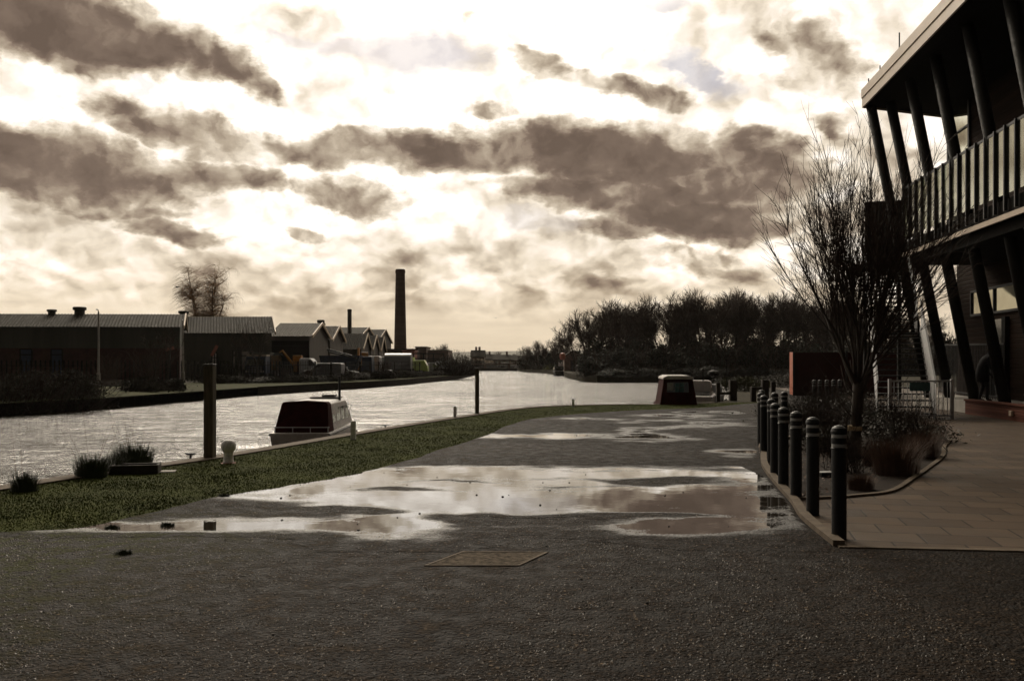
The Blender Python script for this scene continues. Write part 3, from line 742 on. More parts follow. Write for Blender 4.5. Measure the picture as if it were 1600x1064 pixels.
# row of sheds with their gables to the river
G = 'sheds with gable ends towards the river'
shed('industrial_shed', 'open-fronted shed with pale barge boards, first gable of the row right of the warehouses', (-22.6, 100.), (-23., 112.), (-1, 0), 4.3, 4.7, 6.3, (M['cladding'], M['roof_new']), G, doors=((.05, 4.2, .0, 4.1, M['soffit']),))  # no door: near-black panel painted as the shade inside the open front
shed('industrial_shed', 'shed with second gable from the left in the riverside row', (-22.8, 112.3), (-23., 122.), (-1, 0), 6., 4.6, 6.4, (M['cladding'], M['roof_new']), G, vents=((2.1, .9, .9), (-1.2+3, .4, .6)))
for i, (y0, y1, lab, vw) in enumerate(((135., 144., 'leftmost of the three small grey gables left of the brick chimney', 0), (144.2, 153., 'middle one of three small grey gables left of the brick chimney', 1), (153.2, 161., 'small grey gable with narrow light, nearest the brick chimney', 1))):
    shed('industrial_shed', lab, (-22.7, y0), (-22.9, y1), (-1, 0), 5.5, 3.9, 6.2, (M['cladding'], M['roof_asb']), G, windows=((.5, 3.0, 4.6, .35),) if vw else ((.35, 2.9, 3.3, .8),))
shed('industrial_shed', 'large dark-roofed shed set back behind the three small gables', (-29., 166.), (-28.6, 190.), (-1, 0), 9.2, 5.9, 8.7, (M['clad_green'], M['roof_asb']), G, vents=((9., 1.2, 1.1),))
shed('industrial_shed', 'second taller gable just behind the large dark-roofed shed', (-29., 192.), (-28.6, 212.), (-1, 0), 9., 6.4, 9.2, (M['cladding'], M['roof_asb']), G)
bs = shed('industrial_shed', 'low black-walled shed filling the gap between the second and third gables', (-25.5, 124.), (-26., 134.), (-1, 0), 5., 4.2, 6.9, (M['soffit'], M['roof_asb']), G)

def chimney(name, label, px, D, r0, r1, H, mat):
    t = thing(name, label, 'chimney', ((px-800)/F*D, D, 0))
    b_ = MB(); b_.lathe([(r0*1.18, 0), (r0*1.18, H*.04), (r0, H*.045)]+[(r0+(r1-r0)*k/10, H*(.045+.915*k/10)) for k in range(1, 11)], 28); b_.build('stack', mat, t, smooth=False)
    c = MB(); c.lathe([(r1*1.02, H*.96), (r1*1.08, H*.965), (r1*1.08, H*.985), (r1*.95, H), (r1*.7, H), (r1*.68, H-.8)], 28); c.build('cap', mat, t)
    return t
M['chimney'] = boards('chimney_brick', (.085, .048, .034), .35, gap=.1, var=.25)
chimney('factory_chimney', 'tall tapering dark brick factory chimney standing over the yard', 625.5, 222., 1.62, 1.15, 24.9, M['chimney'])
ch2 = chimney('factory_chimney', 'thin square-topped chimney rising behind the shed roofs, far shorter than the brick one', 546.2, 165., .42, .38, 11.6, M['cladding'])

# low works buildings around the chimney foot
def block(name, label, px0, px1, ytop, D, depth, mat, cat='building', roof=None, wins=0):
    x0 = (px0-800)/F*D; x1 = (px1-800)/F*D; h = EYE+(HOR-ytop)/F*D
    t = thing(name, label, cat, ((x0+x1)/2, D, 0)); w = (x1-x0)/2
    b_ = MB(); b_.box(-w, 0, 0, w, depth, h-.2); b_.build('wall', mat, t)
    r = MB(); r.box(-w-.15, -.15, h-.2+.003, w+.15, depth+.15, h); r.build('roof', roof or M['roof_new'], t)
    for i in range(wins):
        f = MB(); cx = -w+2*w*(i+.5)/wins; f.box(cx-w/wins*.5, -.04, h*.45, cx+w/wins*.5, -.002, h*.75); f.build('window', M['boat_glass'], t)
    return t
block('works_building', 'low dark works building in front of the brick chimney foot', 598, 652, 545, 190, 12, M['brick'])
block('works_building', 'brown flat-roofed block right of the brick chimney', 649, 666, 541.5, 196, 10, M['far_house'])
block('works_building', 'pale low-roofed shed at the right end of the yard', 668, 700, 546.5, 200, 14, M['far_house'], roof=M['far_pale'])
block('storage_container', 'dull red container beside the brick chimney foot', 629, 647, 547, 150, 5, M['rust'], 'container', M['rust'])
t = thing('steel_rack', 'dark open steel rack standing right of the red container', 'rack', (-15.9, 145., 0))
b_ = MB()
for i in range(4): b_.bar((i*1.6, 0, 0), (i*1.6, 0, 3.2), .16)
b_.build('post', M['dark_metal'], t); b_ = MB()
for z in (1.4, 2.4, 3.2): b_.bar((0, 0, z), (4.8, 0, z), .18)
b_.build('beam', M['dark_metal'], t); b_ = MB(); b_.box(.2, .1, 1.5, 4.6, 1.4, 2.25); b_.build('load', M['cladding'], t)

# ------------------------------------------------------------------ vehicles
def wheels(t, xs, y0, y1, r):
    for x in xs:
        for y in (y0, y1):
            w = MB(); w.tube([(x, y-.11, r), (x, y+.11, r)], r, 14); wo = w.build('wheel', M['tyre'], t)
            h = MB(); h.tube([(x, y-.13, r), (x, y+.13, r)], r*.5, 10); h.build('rim', M['grey_van'], wo)
def van(label, loc, rz, mat, L=5.2, W=2., H=2.3, cat='van', group='vehicles parked in the works yard', name='van'):
    """length along local x, nose at +x"""
    t = thing(name, label, cat, loc, rz, group); hw = W/2
    prof = [(-L/2, .45), (-L/2, H*.94), (-L/2+.12, H), (L/2-1.75, H), (L/2-.95, H*.60), (L/2-.08, H*.50), (L/2, H*.36), (L/2, .42)]
    b_ = MB(); b_.loft([[(x, y, z) for x, z in prof] if abs(y) == hw else [(x, y, z) for x, z in prof] for y in (-hw, hw)]); b_.build('body', mat, t, bevel=.06)
    for s in (-1, 1):
        g_ = MB(); y = s*(hw+.006); g_.quad((L/2-1.95, y, H*.62), (L/2-1.05, y, H*.62), (L/2-1.72, y, H*.92), (L/2-1.95, y, H*.92)); g_.build('side_window', M['glass_dark'], t)
    g_ = MB(); g_.quad((L/2-.95+.02, -hw*.86, H*.62), (L/2-.95+.02, hw*.86, H*.62), (L/2-1.7+.02, hw*.8, H*.95), (L/2-1.7+.02, -hw*.8, H*.95)); g_.build('windscreen', M['boat_glass'], t)
    g_ = MB(); g_.box(L/2-.03, -hw, .42, L/2+.08, hw, .62); g_.box(-L/2-.08, -hw, .42, -L/2+.03, hw, .6); g_.build('bumper', M['dark_metal'], t)
    for s in (-1, 1):
        g_ = MB(); g_.box(L/2-.06, s*hw*.72-.14, H*.36, L/2+.025, s*hw*.72+.14, H*.44); g_.build('headlight', M['white_grp'], t)
    wheels(t, (-L/2+1., L/2-.95), -hw+.1, hw-.1, .34); return t
def lorry(label, loc, rz, cabm, boxm, L=8., W=2.4, H=3.2, group='vehicles parked in the works yard', rounded=False, cat='lorry'):
    t = thing('lorry', label, cat, loc, rz, group); hw = W/2
    c = MB(); prof = [(L/2-1.9, .6), (L/2-1.9, H*.84), (L/2-.5, H*.84), (L/2-.1, H*.52), (L/2, .55)]
    c.loft([[(x, y, z) for x, z in prof] for y in (-hw, hw)]); c.build('cab', cabm, t, bevel=.06)
    w = MB(); w.quad((L/2-.1+.012, -hw*.88, H*.53), (L/2-.1+.012, hw*.88, H*.53), (L/2-.47+.012, hw*.82, H*.8), (L/2-.47+.012, -hw*.82, H*.8)); w.build('windscreen', M['boat_glass'], t)
    b_ = MB(); n = 8
    if rounded:
        sec = [(-hw, .9), (-hw, H*.8)]+[(-hw*math.cos(math.pi*k/n), H*.8+H*.2*math.sin(math.pi*k/n)) for k in range(1, n)]+[(hw, H*.8), (hw, .9)]
    else: sec = [(-hw, .9), (-hw, H), (hw, H), (hw, .9)]
    b_.loft([[(x, y, z) for y, z in sec] for x in (-L/2, L/2-2.)]); b_.build('box_body', boxm, t)
    s = MB(); s.box(-L/2, -.5, .55, L/2-.4, .5, .895); s.build('chassis', M['dark_metal'], t)
    for s_ in (-1, 1):
        g_ = MB(); g_.box(L/2-.12, s_*hw*.75-.16, .7, L/2+.03, s_*hw*.75+.16, .9); g_.build('headlight', M['white_grp'], t)
    wheels(t, (-L/2+1.3, -L/2+2.4, L/2-1.1), -hw+.12, hw-.12, .46); return t
def yard(px, D): return ((px-800)/F*D*1.05, D*1.05, 0)
lorry('white box lorry parked in front of the open-fronted shed', yard(446, 97), R(180), M['white_van'], M['white_van'], L=4.6, H=3.05, W=2.3)
# dark tipper seen nose-on
t = lorry('dark lorry facing the river behind the fence, pale roof bar and chrome grille', yard(412, 88), R(-90), M['blue_tarp'], M['glass_dark'], L=6.5, H=2.75, W=2.0)
g_ = MB()
for k in range(4): g_.box(3.26, -.8, .72+k*.17, 3.30, .8, .78+k*.17)
g_.build('grille', M['white_band'], t)
g_ = MB(); g_.box(1.4, -1., 2.34, 2.6, 1., 2.5); g_.build('roof_bar', M['fascia'], t)
van('white van parked side-on beside the orange digger', yard(492, 91), R(0), M['white_van'], L=2.9, H=2.15, W=1.9)
van('grey van parked nose-left in front of the blue skip lorry', yard(505, 88), R(180), M['grey_van'], L=4.1, H=1.65)
van('grey flatbed van low between the blue skip lorry and the fence', yard(541, 93), R(0), M['grey_van'], L=3.0, H=1.35, W=1.8)
van('white van right of the yellow crane', yard(573, 103), R(180), M['white_van'], L=3.4, H=2.5)
van('white car-derived van in front of the long white tanker', yard(590, 105), R(0), M['grey_van'], L=3.6, H=1.55)
t = lorry('long white round-topped lorry, the largest vehicle in the yard', yard(611, 112), R(180), M['white_van'], M['grey_van'], L=5.4, H=2.95, rounded=True, W=2.5)
lorry('lime and white lorry right of the long white lorry', yard(651, 118), R(0), M['lime'], M['lime'], L=3.3, H=2.45, W=2.2)
van('white van with sloping bonnet at the right end of the yard', yard(675, 134), R(0), M['white_van'], L=4.2, H=1.75, W=1.8)
van('pale van half hidden by the round dark bush', yard(683, 139), R(180), M['white_van'], L=3.6, H=2.0, W=1.8)
van('small white car at the foot of the lime lorry', yard(646, 119), R(0), M['grey_van'], L=3.2, H=1.35, W=1.7, cat='car', name='car')
# skip lorry with blue body and loader arm
t = thing('skip_lorry', 'dark blue skip lorry with raised loader arm in the middle of the yard', 'lorry', yard(533, 97), 0, 'vehicles parked in the works yard')
b_ = MB(); b_.loft([[(-1.9, y, .9), (-2.3, y, 2.5), (2.3, y, 2.5), (1.7, y, .9)] for y in (-1.1, 1.1)]); b_.build('skip', M['blue_tarp'], t)
b_ = MB(); b_.bar((-1.2, -1.2, 2.9), (2., -1.2, 2.2), .16); b_.bar((-1.2, 1.2, 2.9), (2., 1.2, 2.2), .16); b_.bar((-1.6, 0, 3.2), (1.2, 0, 2.45), .22); b_.build('loader_arm', M['dark_metal'], t)
b_ = MB(); b_.box(-2.6, -.5, .5, 3.6, .5, .88); b_.build('chassis', M['dark_metal'], t)
b_ = MB(); b_.box(2.45, -1.05, .6, 3.7, 1.05, 2.4, taper=(.85, .95)); b_.build('cab', M['blue_tarp'], t, bevel=.05)
wheels(t, (-1.8, -.7, 3.0), -1., 1., .45)
# excavator and crane
def digger(label, loc, rz, h, name='excavator'):
    t = thing(name, label, 'digger', loc, rz, 'yellow plant in the works yard')
    b_ = MB(); b_.box(-.9, -.8, .7, .6, .8, 1.5); b_.build('body', M['yellow'], t, bevel=.05)
    b_ = MB(); b_.box(-.1, -.7, 1.5, .9, .1, h, taper=(.9, .9)); c = b_.build('cab', M['yellow'], t, bevel=.04)
    b_ = MB(); b_.box(.0, -.715, 1.7, .8, -.69, h-.2); b_.build('window', M['glass_dark'], c)
    b_ = MB(); b_.tube([(.6, .4, 1.3), (1.9, .4, h+.5), (2.8, .4, h-.2)], [.16, .14, .10], 6); b_.build('boom', M['yellow'], t)
    b_ = MB(); b_.tube([(2.8, .4, h-.2), (2.6, .4, 1.1)], [.1, .08], 6); b_.build('dipper', M['dark_metal'], t)
    b_ = MB(); b_.loft([[(2.3, y, .7), (2.3, y, 1.2), (2.8, y, 1.15), (3., y, .8)] for y in (.1, .7)]); b_.build('bucket', M['dark_metal'], t)
    for s in (-1, 1):
        b_ = MB(); b_.box(-1.1, s*.75-.2, 0, 1.1, s*.75+.2, .6); b_.build('track', M['tyre'], t, bevel=.15)
    return t
digger('orange-yellow digger with cab between the white box lorry and the white van', yard(470, 93), R(180), 2.5)
digger('yellow machine with raised boom right of the blue skip lorry', yard(566, 100), R(100), 2.9)

# ------------------------------------------------------------------ fences on the far bank
def palisade(label, P, H=1.9, group='palisade fencing along the works yard'):
    t = thing('palisade_fence', label, 'fence', (P[0][0], P[0][1], 0), 0, group)
    o = Vector((*P[0], 0)); pales = MB(); rails = MB(); posts = []
    for a, b2 in zip(P[:-1], P[1:]):
        a = Vector((*a, 0))-o; b2 = Vector((*b2, 0))-o; d = b2-a; L = d.length; d.normalize(); n = int(L/.32)
        for k in range(n):
            p = a+d*(k*.32); c = Vector((-d.y, d.x, 0))*.01
            pales.add([p-d*.055+Vector((0, 0, .1)), p+d*.055+Vector((0, 0, .1)), p+d*.055+Vector((0, 0, H-.12)), p+Vector((0, 0, H)), p-d*.055+Vector((0, 0, H-.12))], [(0, 1, 2, 3, 4)])
        for z in (.45, H-.45): rails.bar(a+Vector((0, 0, z)), b2+Vector((0, 0, z)), .05)
        for k in range(int(L/3.2)+1): posts.append(a+d*min(L, k*3.2)+Vector((-d.y, d.x, 0))*.06)
    pales.build('pales', M['column'], t); rails.build('rail', M['column'], t)
    for p in posts: q = MB(); q.bar(p, p+Vector((0, 0, H-.1)), .10); q.build('post', M['column'], t)
palisade('dull steel palisade fence in front of the long warehouse', [(-52., 60.), (-40., 62.), (-27.5, 73.)])
palisade('dull steel palisade fence between yard vehicles and the grassy bank', [(-27.3, 73.2), (-21.2, 82.), (-16.4, 97.5), (-12.5, 122.), (-10.6, 150.)])
# low white wall and lamp columns
t = thing('low_wall', 'low pale wall at the foot of the left lamp post', 'wall', ((157-800)/F*63, 63, 0)); b_ = MB(); b_.box(-3., 0, 0, 2.6, .3, .35); b_.build('face', M['concrete'], t); b_ = MB(); b_.box(-3.05, -.04, .353, 2.65, .34, .41); b_.build('coping', M['kerb'], t)
def lamp_post(label, px, D, ytop, arm=.12):
    H = EYE+(HOR-ytop)/F*D; t = thing('lamp_post', label, 'lamp post', ((px-800)/F*D, D, 0), 0, 'lamp posts on the far bank')
    b_ = MB(); b_.lathe([(.13, 0), (.13, .9), (.085, .95), (.055, H)], 12); b_.build('column', M['concrete'], t)
    b_ = MB(); b_.tube([(0, 0, H), (0, -.1, H+.12), (0, -arm, H+.14)], .03, 6); b_.build('arm', M['concrete'], t)
    b_ = MB(); b_.box(-.06, -arm-.22, H+.10, .06, -arm, H+.17); b_.build('lamp_head', M['grey_van'], t, bevel=.03)
lamp_post('pale concrete lamp post in front of the long warehouse', 154, 64, 487)
lamp_post('thinner grey lamp post below the birch tree', 286, 72, 503)

# barrier arms (orange, raised) and a level-crossing style sign in the yard
for px, y, D, L, a, lab in ((265, 545, 74, .75, 15, 'small orange-red tilted board by the thinner lamp post'), (335, 548, 76, 1.0, 62, 'orange-red board standing steeply above the fence behind the big timber post')):
    t = thing('marker_board', lab, 'sign', ((px-800)/F*D, D, 0)); zc = EYE+(HOR-y)/F*D
    b_ = MB(); b_.bar((0, .05, 0), (0, .05, zc), .08); b_.build('post', M['dark_metal'], t)
    b_ = MB(); dx, dz = math.cos(R(a))*L/2, math.sin(R(a))*L/2; b_.bar((-dx, 0, zc-dz), (dx, 0, zc+dz), .03, .26, up=(-dz, 0, dx)); b_.build('board', M['rust'], t)

# houses, bridge and boats at the end of the river
def house(label, px0, px1, yr, D, mat, chim=(.3,), group='houses beyond the end of the river', pitch=.35):
    x0, x1 = (px0-800)/F*D, (px1-800)/F*D; w = (x1-x0)/2; H = EYE+(HOR-yr)/F*D
    t = thing('house', label, 'house', ((x0+x1)/2, D, 0), 0, group); d = 8.; e = H*(1-pitch)
    b_ = MB(); b_.add([(-w, 0, 0), (w, 0, 0), (w, d, 0), (-w, d, 0), (-w, 0, e), (w, 0, e), (w, d, e), (-w, d, e), (-w, d/2, H), (w, d/2, H)],
                      [(0, 1, 5, 4), (1, 2, 6, 9, 5), (2, 3, 7, 6), (3, 0, 4, 8, 7)]); b_.build('wall', mat, t)
    r = MB(); r.loft([[(x, -.4, e-.15), (x, d/2, H+.05), (x, d+.4, e-.15), (x, d+.4, e-.0), (x, d/2, H+.25), (x, -.4, e)] for x in (-w-.3, w+.3)]); ro = r.build('roof', M['roof_asb'], t)
    for u in chim:
        c = MB(); c.box(-w+2*w*u-.4, d/2-.4, H-.3, -w+2*w*u+.4, d/2+.4, H+1.5); c.build('chimney', M['far_house'], ro)
    for k in range(3):
        q = MB(); cx = -w+2*w*(k+.5)/3; q.box(cx-.6, -.05, e*.5, cx+.6, -.002, e*.8); q.build('window', M['boat_glass'], t)
house('brick house with two chimneys left of the river end', 736, 757, 548, 330, M['far_house'], (.35, .6))
house('low dark-roofed house beyond the end of the river, right of the chimneyed house', 772, 797, 555, 345, M['far_house'], (.8,))
house('long low house behind the others at the river end, reaching the wooded bank', 795, 822, 556, 380, M['far_house'], ())
house('small pale-gabled house tucked behind the other houses', 757, 772, 554, 400, M['far_pale'], (.5,))
t = thing('footbridge', 'low pale footbridge crossing the far end of the river', 'bridge', (-3., 299., 0))
b_ = MB(); b_.box(-12, 0, 1.2, 8, 1.6, 1.6); b_.build('deck', M['far_house'], t)
b_ = MB(); b_.bar((-12, 0, 2.4), (8, 0, 2.4), .08); [b_.bar((x, 0, 1.6), (x, 0, 2.4), .06) for x in range(-12, 9, 2)]; b_.build('railing', M['dark_metal'], t)
for x in (-6, 2): b_ = MB(); b_.box(x-.4, .2, -1.2, x+.4, 1.4, 1.195); b_.build('pier', M['far_house'], t)
# boathouse and orange marker on the right-hand bank
t = thing('boathouse', 'small gabled boathouse under the trees beside the orange marker', 'boathouse', (13.0, 190., 0))
b_ = MB(); w = 1.9; b_.add([(-w, 0, 0), (w, 0, 0), (w, 6, 0), (-w, 6, 0), (-w, 0, 3.1), (w, 0, 3.1), (w, 6, 3.1), (-w, 6, 3.1), (0, 0, 4.2), (0, 6, 4.2)], [(0, 1, 5, 8, 4), (1, 2, 6, 5), (2, 3, 7, 9, 6), (3, 0, 4, 7)]); b_.build('wall', M['far_house'], t)
b_ = MB(); [b_.loft([[(s*(w+.4), y, 2.9), (0, y, 4.3), (0, y, 4.45), (s*(w+.4), y, 3.05)] for y in (-.4, 6.4)]) for s in (-1, 1)]; b_.build('roof', M['roof_new'], t)
b_ = MB(); b_.box(-.6, -.05, 0, .6, -.003, 2.3); b_.build('door', M['dark_metal'], t)
t = thing('river_marker', 'bright orange marker board on a pole at the wooded bank', 'sign', (10.5, 186., -.6))
b_ = MB(); b_.bar((0, .1, 0), (0, .1, 3.9), .12); b_.build('pole', M['dark_metal'], t); b_ = MB(); b_.lathe([(.1, 2.9), (.5, 3.05), (.62, 3.6), (.55, 4.3), (.1, 4.4)], 14); b_.build('marker', M['orange'], t)

# ------------------------------------------------------------------ waterside building on the right
AX = .117                                   # its long axis runs x = X0 + AX*y
def bp(X0, y, z): return Vector((X0+AX*y, y, z))
bd = thing('waterside_building', 'dark timber-clad building with oversailing roof, leaning columns and glazed balcony at the right edge', 'building', (13., 24., 0))
BO = Vector((13., 24., 0))
class LB(MB):
    def build(s, *a, **k):
        s.v = [tuple(Vector(q)-BO) for q in s.v]; return MB.build(s, *a, **k)
def slab(b_, xa, xb, ya, yb, z0, z1, skew=.0):
    """slab between offsets xa..xb; far end skewed"""
    P = [bp(xa, ya, 0), bp(xb, ya, 0), bp(xb, yb+skew*(xb-xa), 0), bp(xa, yb, 0)]
    return b_.prism([(p.x, p.y) for p in P], z0, z1)
ZR = 10.85; YE = 32.3; XR = 8.9; SK = .38
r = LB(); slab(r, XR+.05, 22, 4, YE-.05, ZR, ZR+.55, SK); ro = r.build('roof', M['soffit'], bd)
f = LB(); e0, e1, e2 = bp(XR, 4, 0), bp(XR, YE, 0), bp(22, YE+SK*(22-XR), 0)
for z0, z1, o in ((ZR-.04, ZR+.26, 0.), (ZR+.29, ZR+.60, -.06)):
    for a, b2 in ((e0, e1), (e1, e2)):
        d = (b2-a).normalized(); n = Vector((-d.y, d.x, 0)) if a is e0 else Vector((-d.y, d.x, 0))
        f.bar(a+n*(.03-o*.5)+Vector((0, 0, (z0+z1)/2)), b2+n*(.03-o*.5)+Vector((0, 0, (z0+z1)/2)), .06, z1-z0)
f.build('fascia', M['fascia'], ro)
for k, y in enumerate((32.1, 30.7, 28.6)):
    a = bp(XR+.12, y, ZR+.5); q = LB(); q.tube([a, a+Vector((0, 0, -.05+.5 if k < 2 else .8))], .022, 5); q.build('lightning_rod', M['dark_metal'], ro)
# walls
w = LB(); slab(w, 12.4, 22, 4, 31.4, 5.9, ZR-.003, .0); w.build('upper_wall', M['timber_clad'], bd)
w = LB(); P = [bp(12.4, 31.42, 0), bp(12.4, 33.4, 0), bp(14.5, 33.6, 0), bp(14.5, 31.42, 0)]
w.prism([(p.x, p.y) for p in P], 5.9, ZR-.003); gw = w.build('corner_window', M['window_glass'], bd)
w = LB()
for y in (31.42, 33.4): a = bp(12.36, y, 5.9); w.bar(a, a+Vector((0, 0, ZR-5.9)), .09)
for z in (6.8, 7.9, 9.0, 10.0): w.bar(bp(12.36, 31.4, z), bp(12.36, 33.4, z), .05)
w.build('frame', M['dark_metal'], gw)
w = LB(); slab(w, 12.9, 22, 4, 34.0, .42, 5.3); w.build('lower_wall', M['timber_clad'], bd)
def wall_quad(X0, ya, yb, z0, z1):
    q = LB(); q.quad(bp(X0, ya, z0), bp(X0, ya, z1), bp(X0, yb, z1), bp(X0, yb, z0)); return q
n = 3; ya, yb = 26.6, 32.5
wn = wall_quad(12.88, ya, yb, 3.38, 4.15).build('window', M['window_glass'], bd)
q = LB()
for k in range(n+1): y = ya+(yb-ya)*k/n; q.bar(bp(12.86, y, 3.34), bp(12.86, y, 4.2), .07)
for z in (3.34, 4.19): q.bar(bp(12.86, ya, z), bp(12.86, yb, z), .08)
q.build('frame', M['dark_metal'], wn)
wn = wall_quad(12.88, 14., 25.6, 3.38, 4.15).build('window', M['window_glass'], bd)
q = LB()
for k in range(7): y = 14+11.6*k/6; q.bar(bp(12.86, y, 3.34), bp(12.86, y, 4.2), .07)
q.build('frame', M['dark_metal'], wn)
dr = wall_quad(12.875, 29.6, 30.7, .45, 3.1).build('door', M['glass_dark'], bd)
q = LB(); q.bar(bp(12.85, 29.55, .45), bp(12.85, 29.55, 3.15), .22); q.bar(bp(12.85, 30.75, .45), bp(12.85, 30.75, 3.15), .1); q.build('frame', M['column'], dr)
# upper wall windows facing the balcony
for ya in (8., 13., 18., 23.):
    wn = wall_quad(12.38, ya, ya+3.2, 6.1, 8.4).build('window', M['window_glass'], bd)
    q = LB(); [q.bar(bp(12.35, ya+3.2*k/3, 6.05), bp(12.35, ya+3.2*k/3, 8.45), .07) for k in range(4)]; q.build('frame', M['dark_metal'], wn)
# balcony slab, glass screen and fins
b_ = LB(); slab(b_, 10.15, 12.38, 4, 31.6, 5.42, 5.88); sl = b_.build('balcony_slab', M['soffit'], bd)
b_ = LB(); a, c = bp(10.12, 4, 5.42), bp(10.12, 31.65, 5.42); b_.bar(a, c, .06, .14); c2 = bp(12.4, 31.65, 5.42); b_.bar(c, c2, .06, .14); b_.build('edge_trim', M['fascia'], sl)
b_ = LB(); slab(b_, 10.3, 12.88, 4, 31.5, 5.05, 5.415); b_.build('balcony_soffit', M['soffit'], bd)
y = 31.5; ys = []
while y > 9: ys.append(y); y -= .635
for y in ys:
    b_ = LB(); p0, p1 = bp(10.08, y, 5.55), bp(10.08, y, 7.78); b_.bar(p0, p1, .09, .06, up=(AX, 1, 0)); b_.build('balcony_fin', M['dark_metal'], bd)
for ya, yb in zip(ys[1:], ys[:-1]):
    b_ = LB(); b_.add([bp(10.10, ya+.05, 6.0), bp(10.10, yb-.05, 6.0), bp(10.10, yb-.05, 7.7), bp(10.10, ya+.05, 7.7), bp(10.12, ya+.05, 6.0), bp(10.12, yb-.05, 6.0), bp(10.12, yb-.05, 7.7), bp(10.12, ya+.05, 7.7)],
           [(3, 2, 1, 0), (4, 5, 6, 7), (0, 1, 5, 4), (1, 2, 6, 5), (2, 3, 7, 6), (3, 0, 4, 7)]); b_.build('glass_panel', M['balcony_glass'], bd)
b_ = LB(); b_.bar(bp(10.12, 9, 7.74), bp(10.12, 31.5, 7.74), .07); b_.build('handrail', M['dark_metal'], bd)
# leaning columns from plinth to roof
for y, xt in ((32.25, 9.15), (31.7, 9.68), (29.3, 9.6), (27., 9.6), (24.5, 9.6), (22., 9.6), (19.5, 9.6), (17., 9.6)):
    b_ = LB(); b_.tube([bp(xt+2.1, y, .4), bp(xt, y, ZR)], .17, 16); b_.build('column', M['column'], bd, smooth=True)
# plinth and low brick wall
b_ = LB(); slab(b_, 11.25, 14, 6, 34, 0, .40); b_.build('plinth', M['concrete'], bd)
lw = thing('low_wall', 'low red-brown brick wall in front of the leaning columns', 'wall', (13.9, 24.3, 0)); LO = Vector((13.9, 24.3, 0))
b_ = MB(); P = [bp(11.0, 6, 0)-LO, bp(11.24, 6, 0)-LO, bp(11.24, 28.3, 0)-LO, bp(11.0, 28.3, 0)-LO]; b_.prism([(p.x, p.y) for p in P], 0, .42); b_.build('face', M['brick_courses'], lw)
b_ = MB(); P = [bp(10.97, 6, 0)-LO, bp(11.27, 6, 0)-LO, bp(11.27, 28.35, 0)-LO, bp(10.97, 28.35, 0)-LO]; b_.prism([(p.x, p.y) for p in P], .423, .48); b_.build('coping', M['brick_courses'], lw)
q = thing('wall_light', 'small pale square fitting on the face of the low brick wall', 'light', tuple(bp(10.96, 24.9, .22))); b_ = MB(); b_.box(-.04, -.06, -.07, 0.03, .06, .07); b_.build('cover', M['fascia'], q)
# dark railing behind the columns
t = thing('railing', 'dark vertical-bar railing behind the leaning columns', 'railing', tuple(bp(12.2, 31, .4))); o = bp(12.2, 31, .4)
b_ = MB(); a, c = bp(12.2, 28.2, 2.22)-o, bp(12.2, 33.9, 2.30)-o; b_.bar(a, c, .06); b_.bar(a-Vector((0, 0, 1.7)), c-Vector((0, 0, 1.7)), .05); b_.build('rail', M['dark_metal'], t)
b_ = MB(); n = 44
for k in range(n+1): p = a.lerp(c, k/n); b_.bar(p, p-Vector((0, 0, 1.8)), .022)
b_.build('bars', M['dark_metal'], t)
# ------------------------------------------------------------------ outside staircase, two flights
st = thing('staircase', 'open-tread outside staircase with pale mesh sides climbing to the balcony, behind the bare tree', 'staircase', (11.4, 25.9, 0)); SO = Vector((11.4, 25.9, 0))
sdir = Vector((.335, .942, 0)).normalized(); sn = Vector((sdir.y, -sdir.x, 0))     # up-slope and right
def sp_(u, v, z): return sdir*u+sn*v+Vector((0, 0, z))
W_ = .72
fl = ((0., 0., 4.5, 2.65, 15), (5.9, 2.65, 10.6, 5.45, 16))
for (u0, z0, u1, z1, nn) in fl:
    for k in range(nn):
        u = u0+(u1-u0)*(k+.5)/nn; z = z0+(z1-z0)*(k+1)/nn
        b_ = MB(); b_.add([sp_(u-.15, -W_, z-.04), sp_(u+.15, -W_, z-.04), sp_(u+.15, W_, z-.04), sp_(u-.15, W_, z-.04), sp_(u-.15, -W_, z), sp_(u+.15, -W_, z), sp_(u+.15, W_, z), sp_(u-.15, W_, z)],
                          [(3, 2, 1, 0), (4, 5, 6, 7), (0, 1, 5, 4), (1, 2, 6, 5), (2, 3, 7, 6), (3, 0, 4, 7)]); b_.build('tread', M['dark_metal'], st)
    for s in (-1, 1):
        b_ = MB(); b_.bar(sp_(u0, s*(W_+.04), z0+.05), sp_(u1, s*(W_+.04), z1+.05), .05, .30); b_.build('stringer', M['gate_grey'], st)
        b_ = MB(); b_.bar(sp_(u0, s*(W_+.05), z0+1.05), sp_(u1, s*(W_+.05), z1+1.05), .05); b_.build('handrail', M['gate_grey'], st)
        b_ = MB(); b_.add([sp_(u0, s*(W_+.05), z0+.2), sp_(u1, s*(W_+.05), z1+.2), sp_(u1, s*(W_+.05), z1+1.02), sp_(u0, s*(W_+.05), z0+1.02), sp_(u0, s*(W_+.065), z0+.2), sp_(u1, s*(W_+.065), z1+.2), sp_(u1, s*(W_+.065), z1+1.02), sp_(u0, s*(W_+.065), z0+1.02)], [(0, 1, 2, 3), (7, 6, 5, 4), (0, 4, 5, 1), (3, 2, 6, 7), (0, 3, 7, 4), (1, 5, 6, 2)]); b_.build('side_panel', M['grey_mesh'], st)
b_ = MB(); b_.bar(sp_(4.5, 0, 2.6), sp_(5.9, 0, 2.6), 2*W_, .08); b_.build('landing', M['dark_metal'], st)
b_ = MB(); b_.bar(sp_(10.6, 0, 5.5), sp_(13.6, 0, 5.5), 2*W_+1.2, .25); b_.build('landing', M['dark_metal'], st)
b_ = MB(); b_.bar(sp_(10.9, -.75, 6.9), sp_(10.9, .75, 6.9), .10, 2.5); b_.build('landing_screen', M['dark_metal'], st)
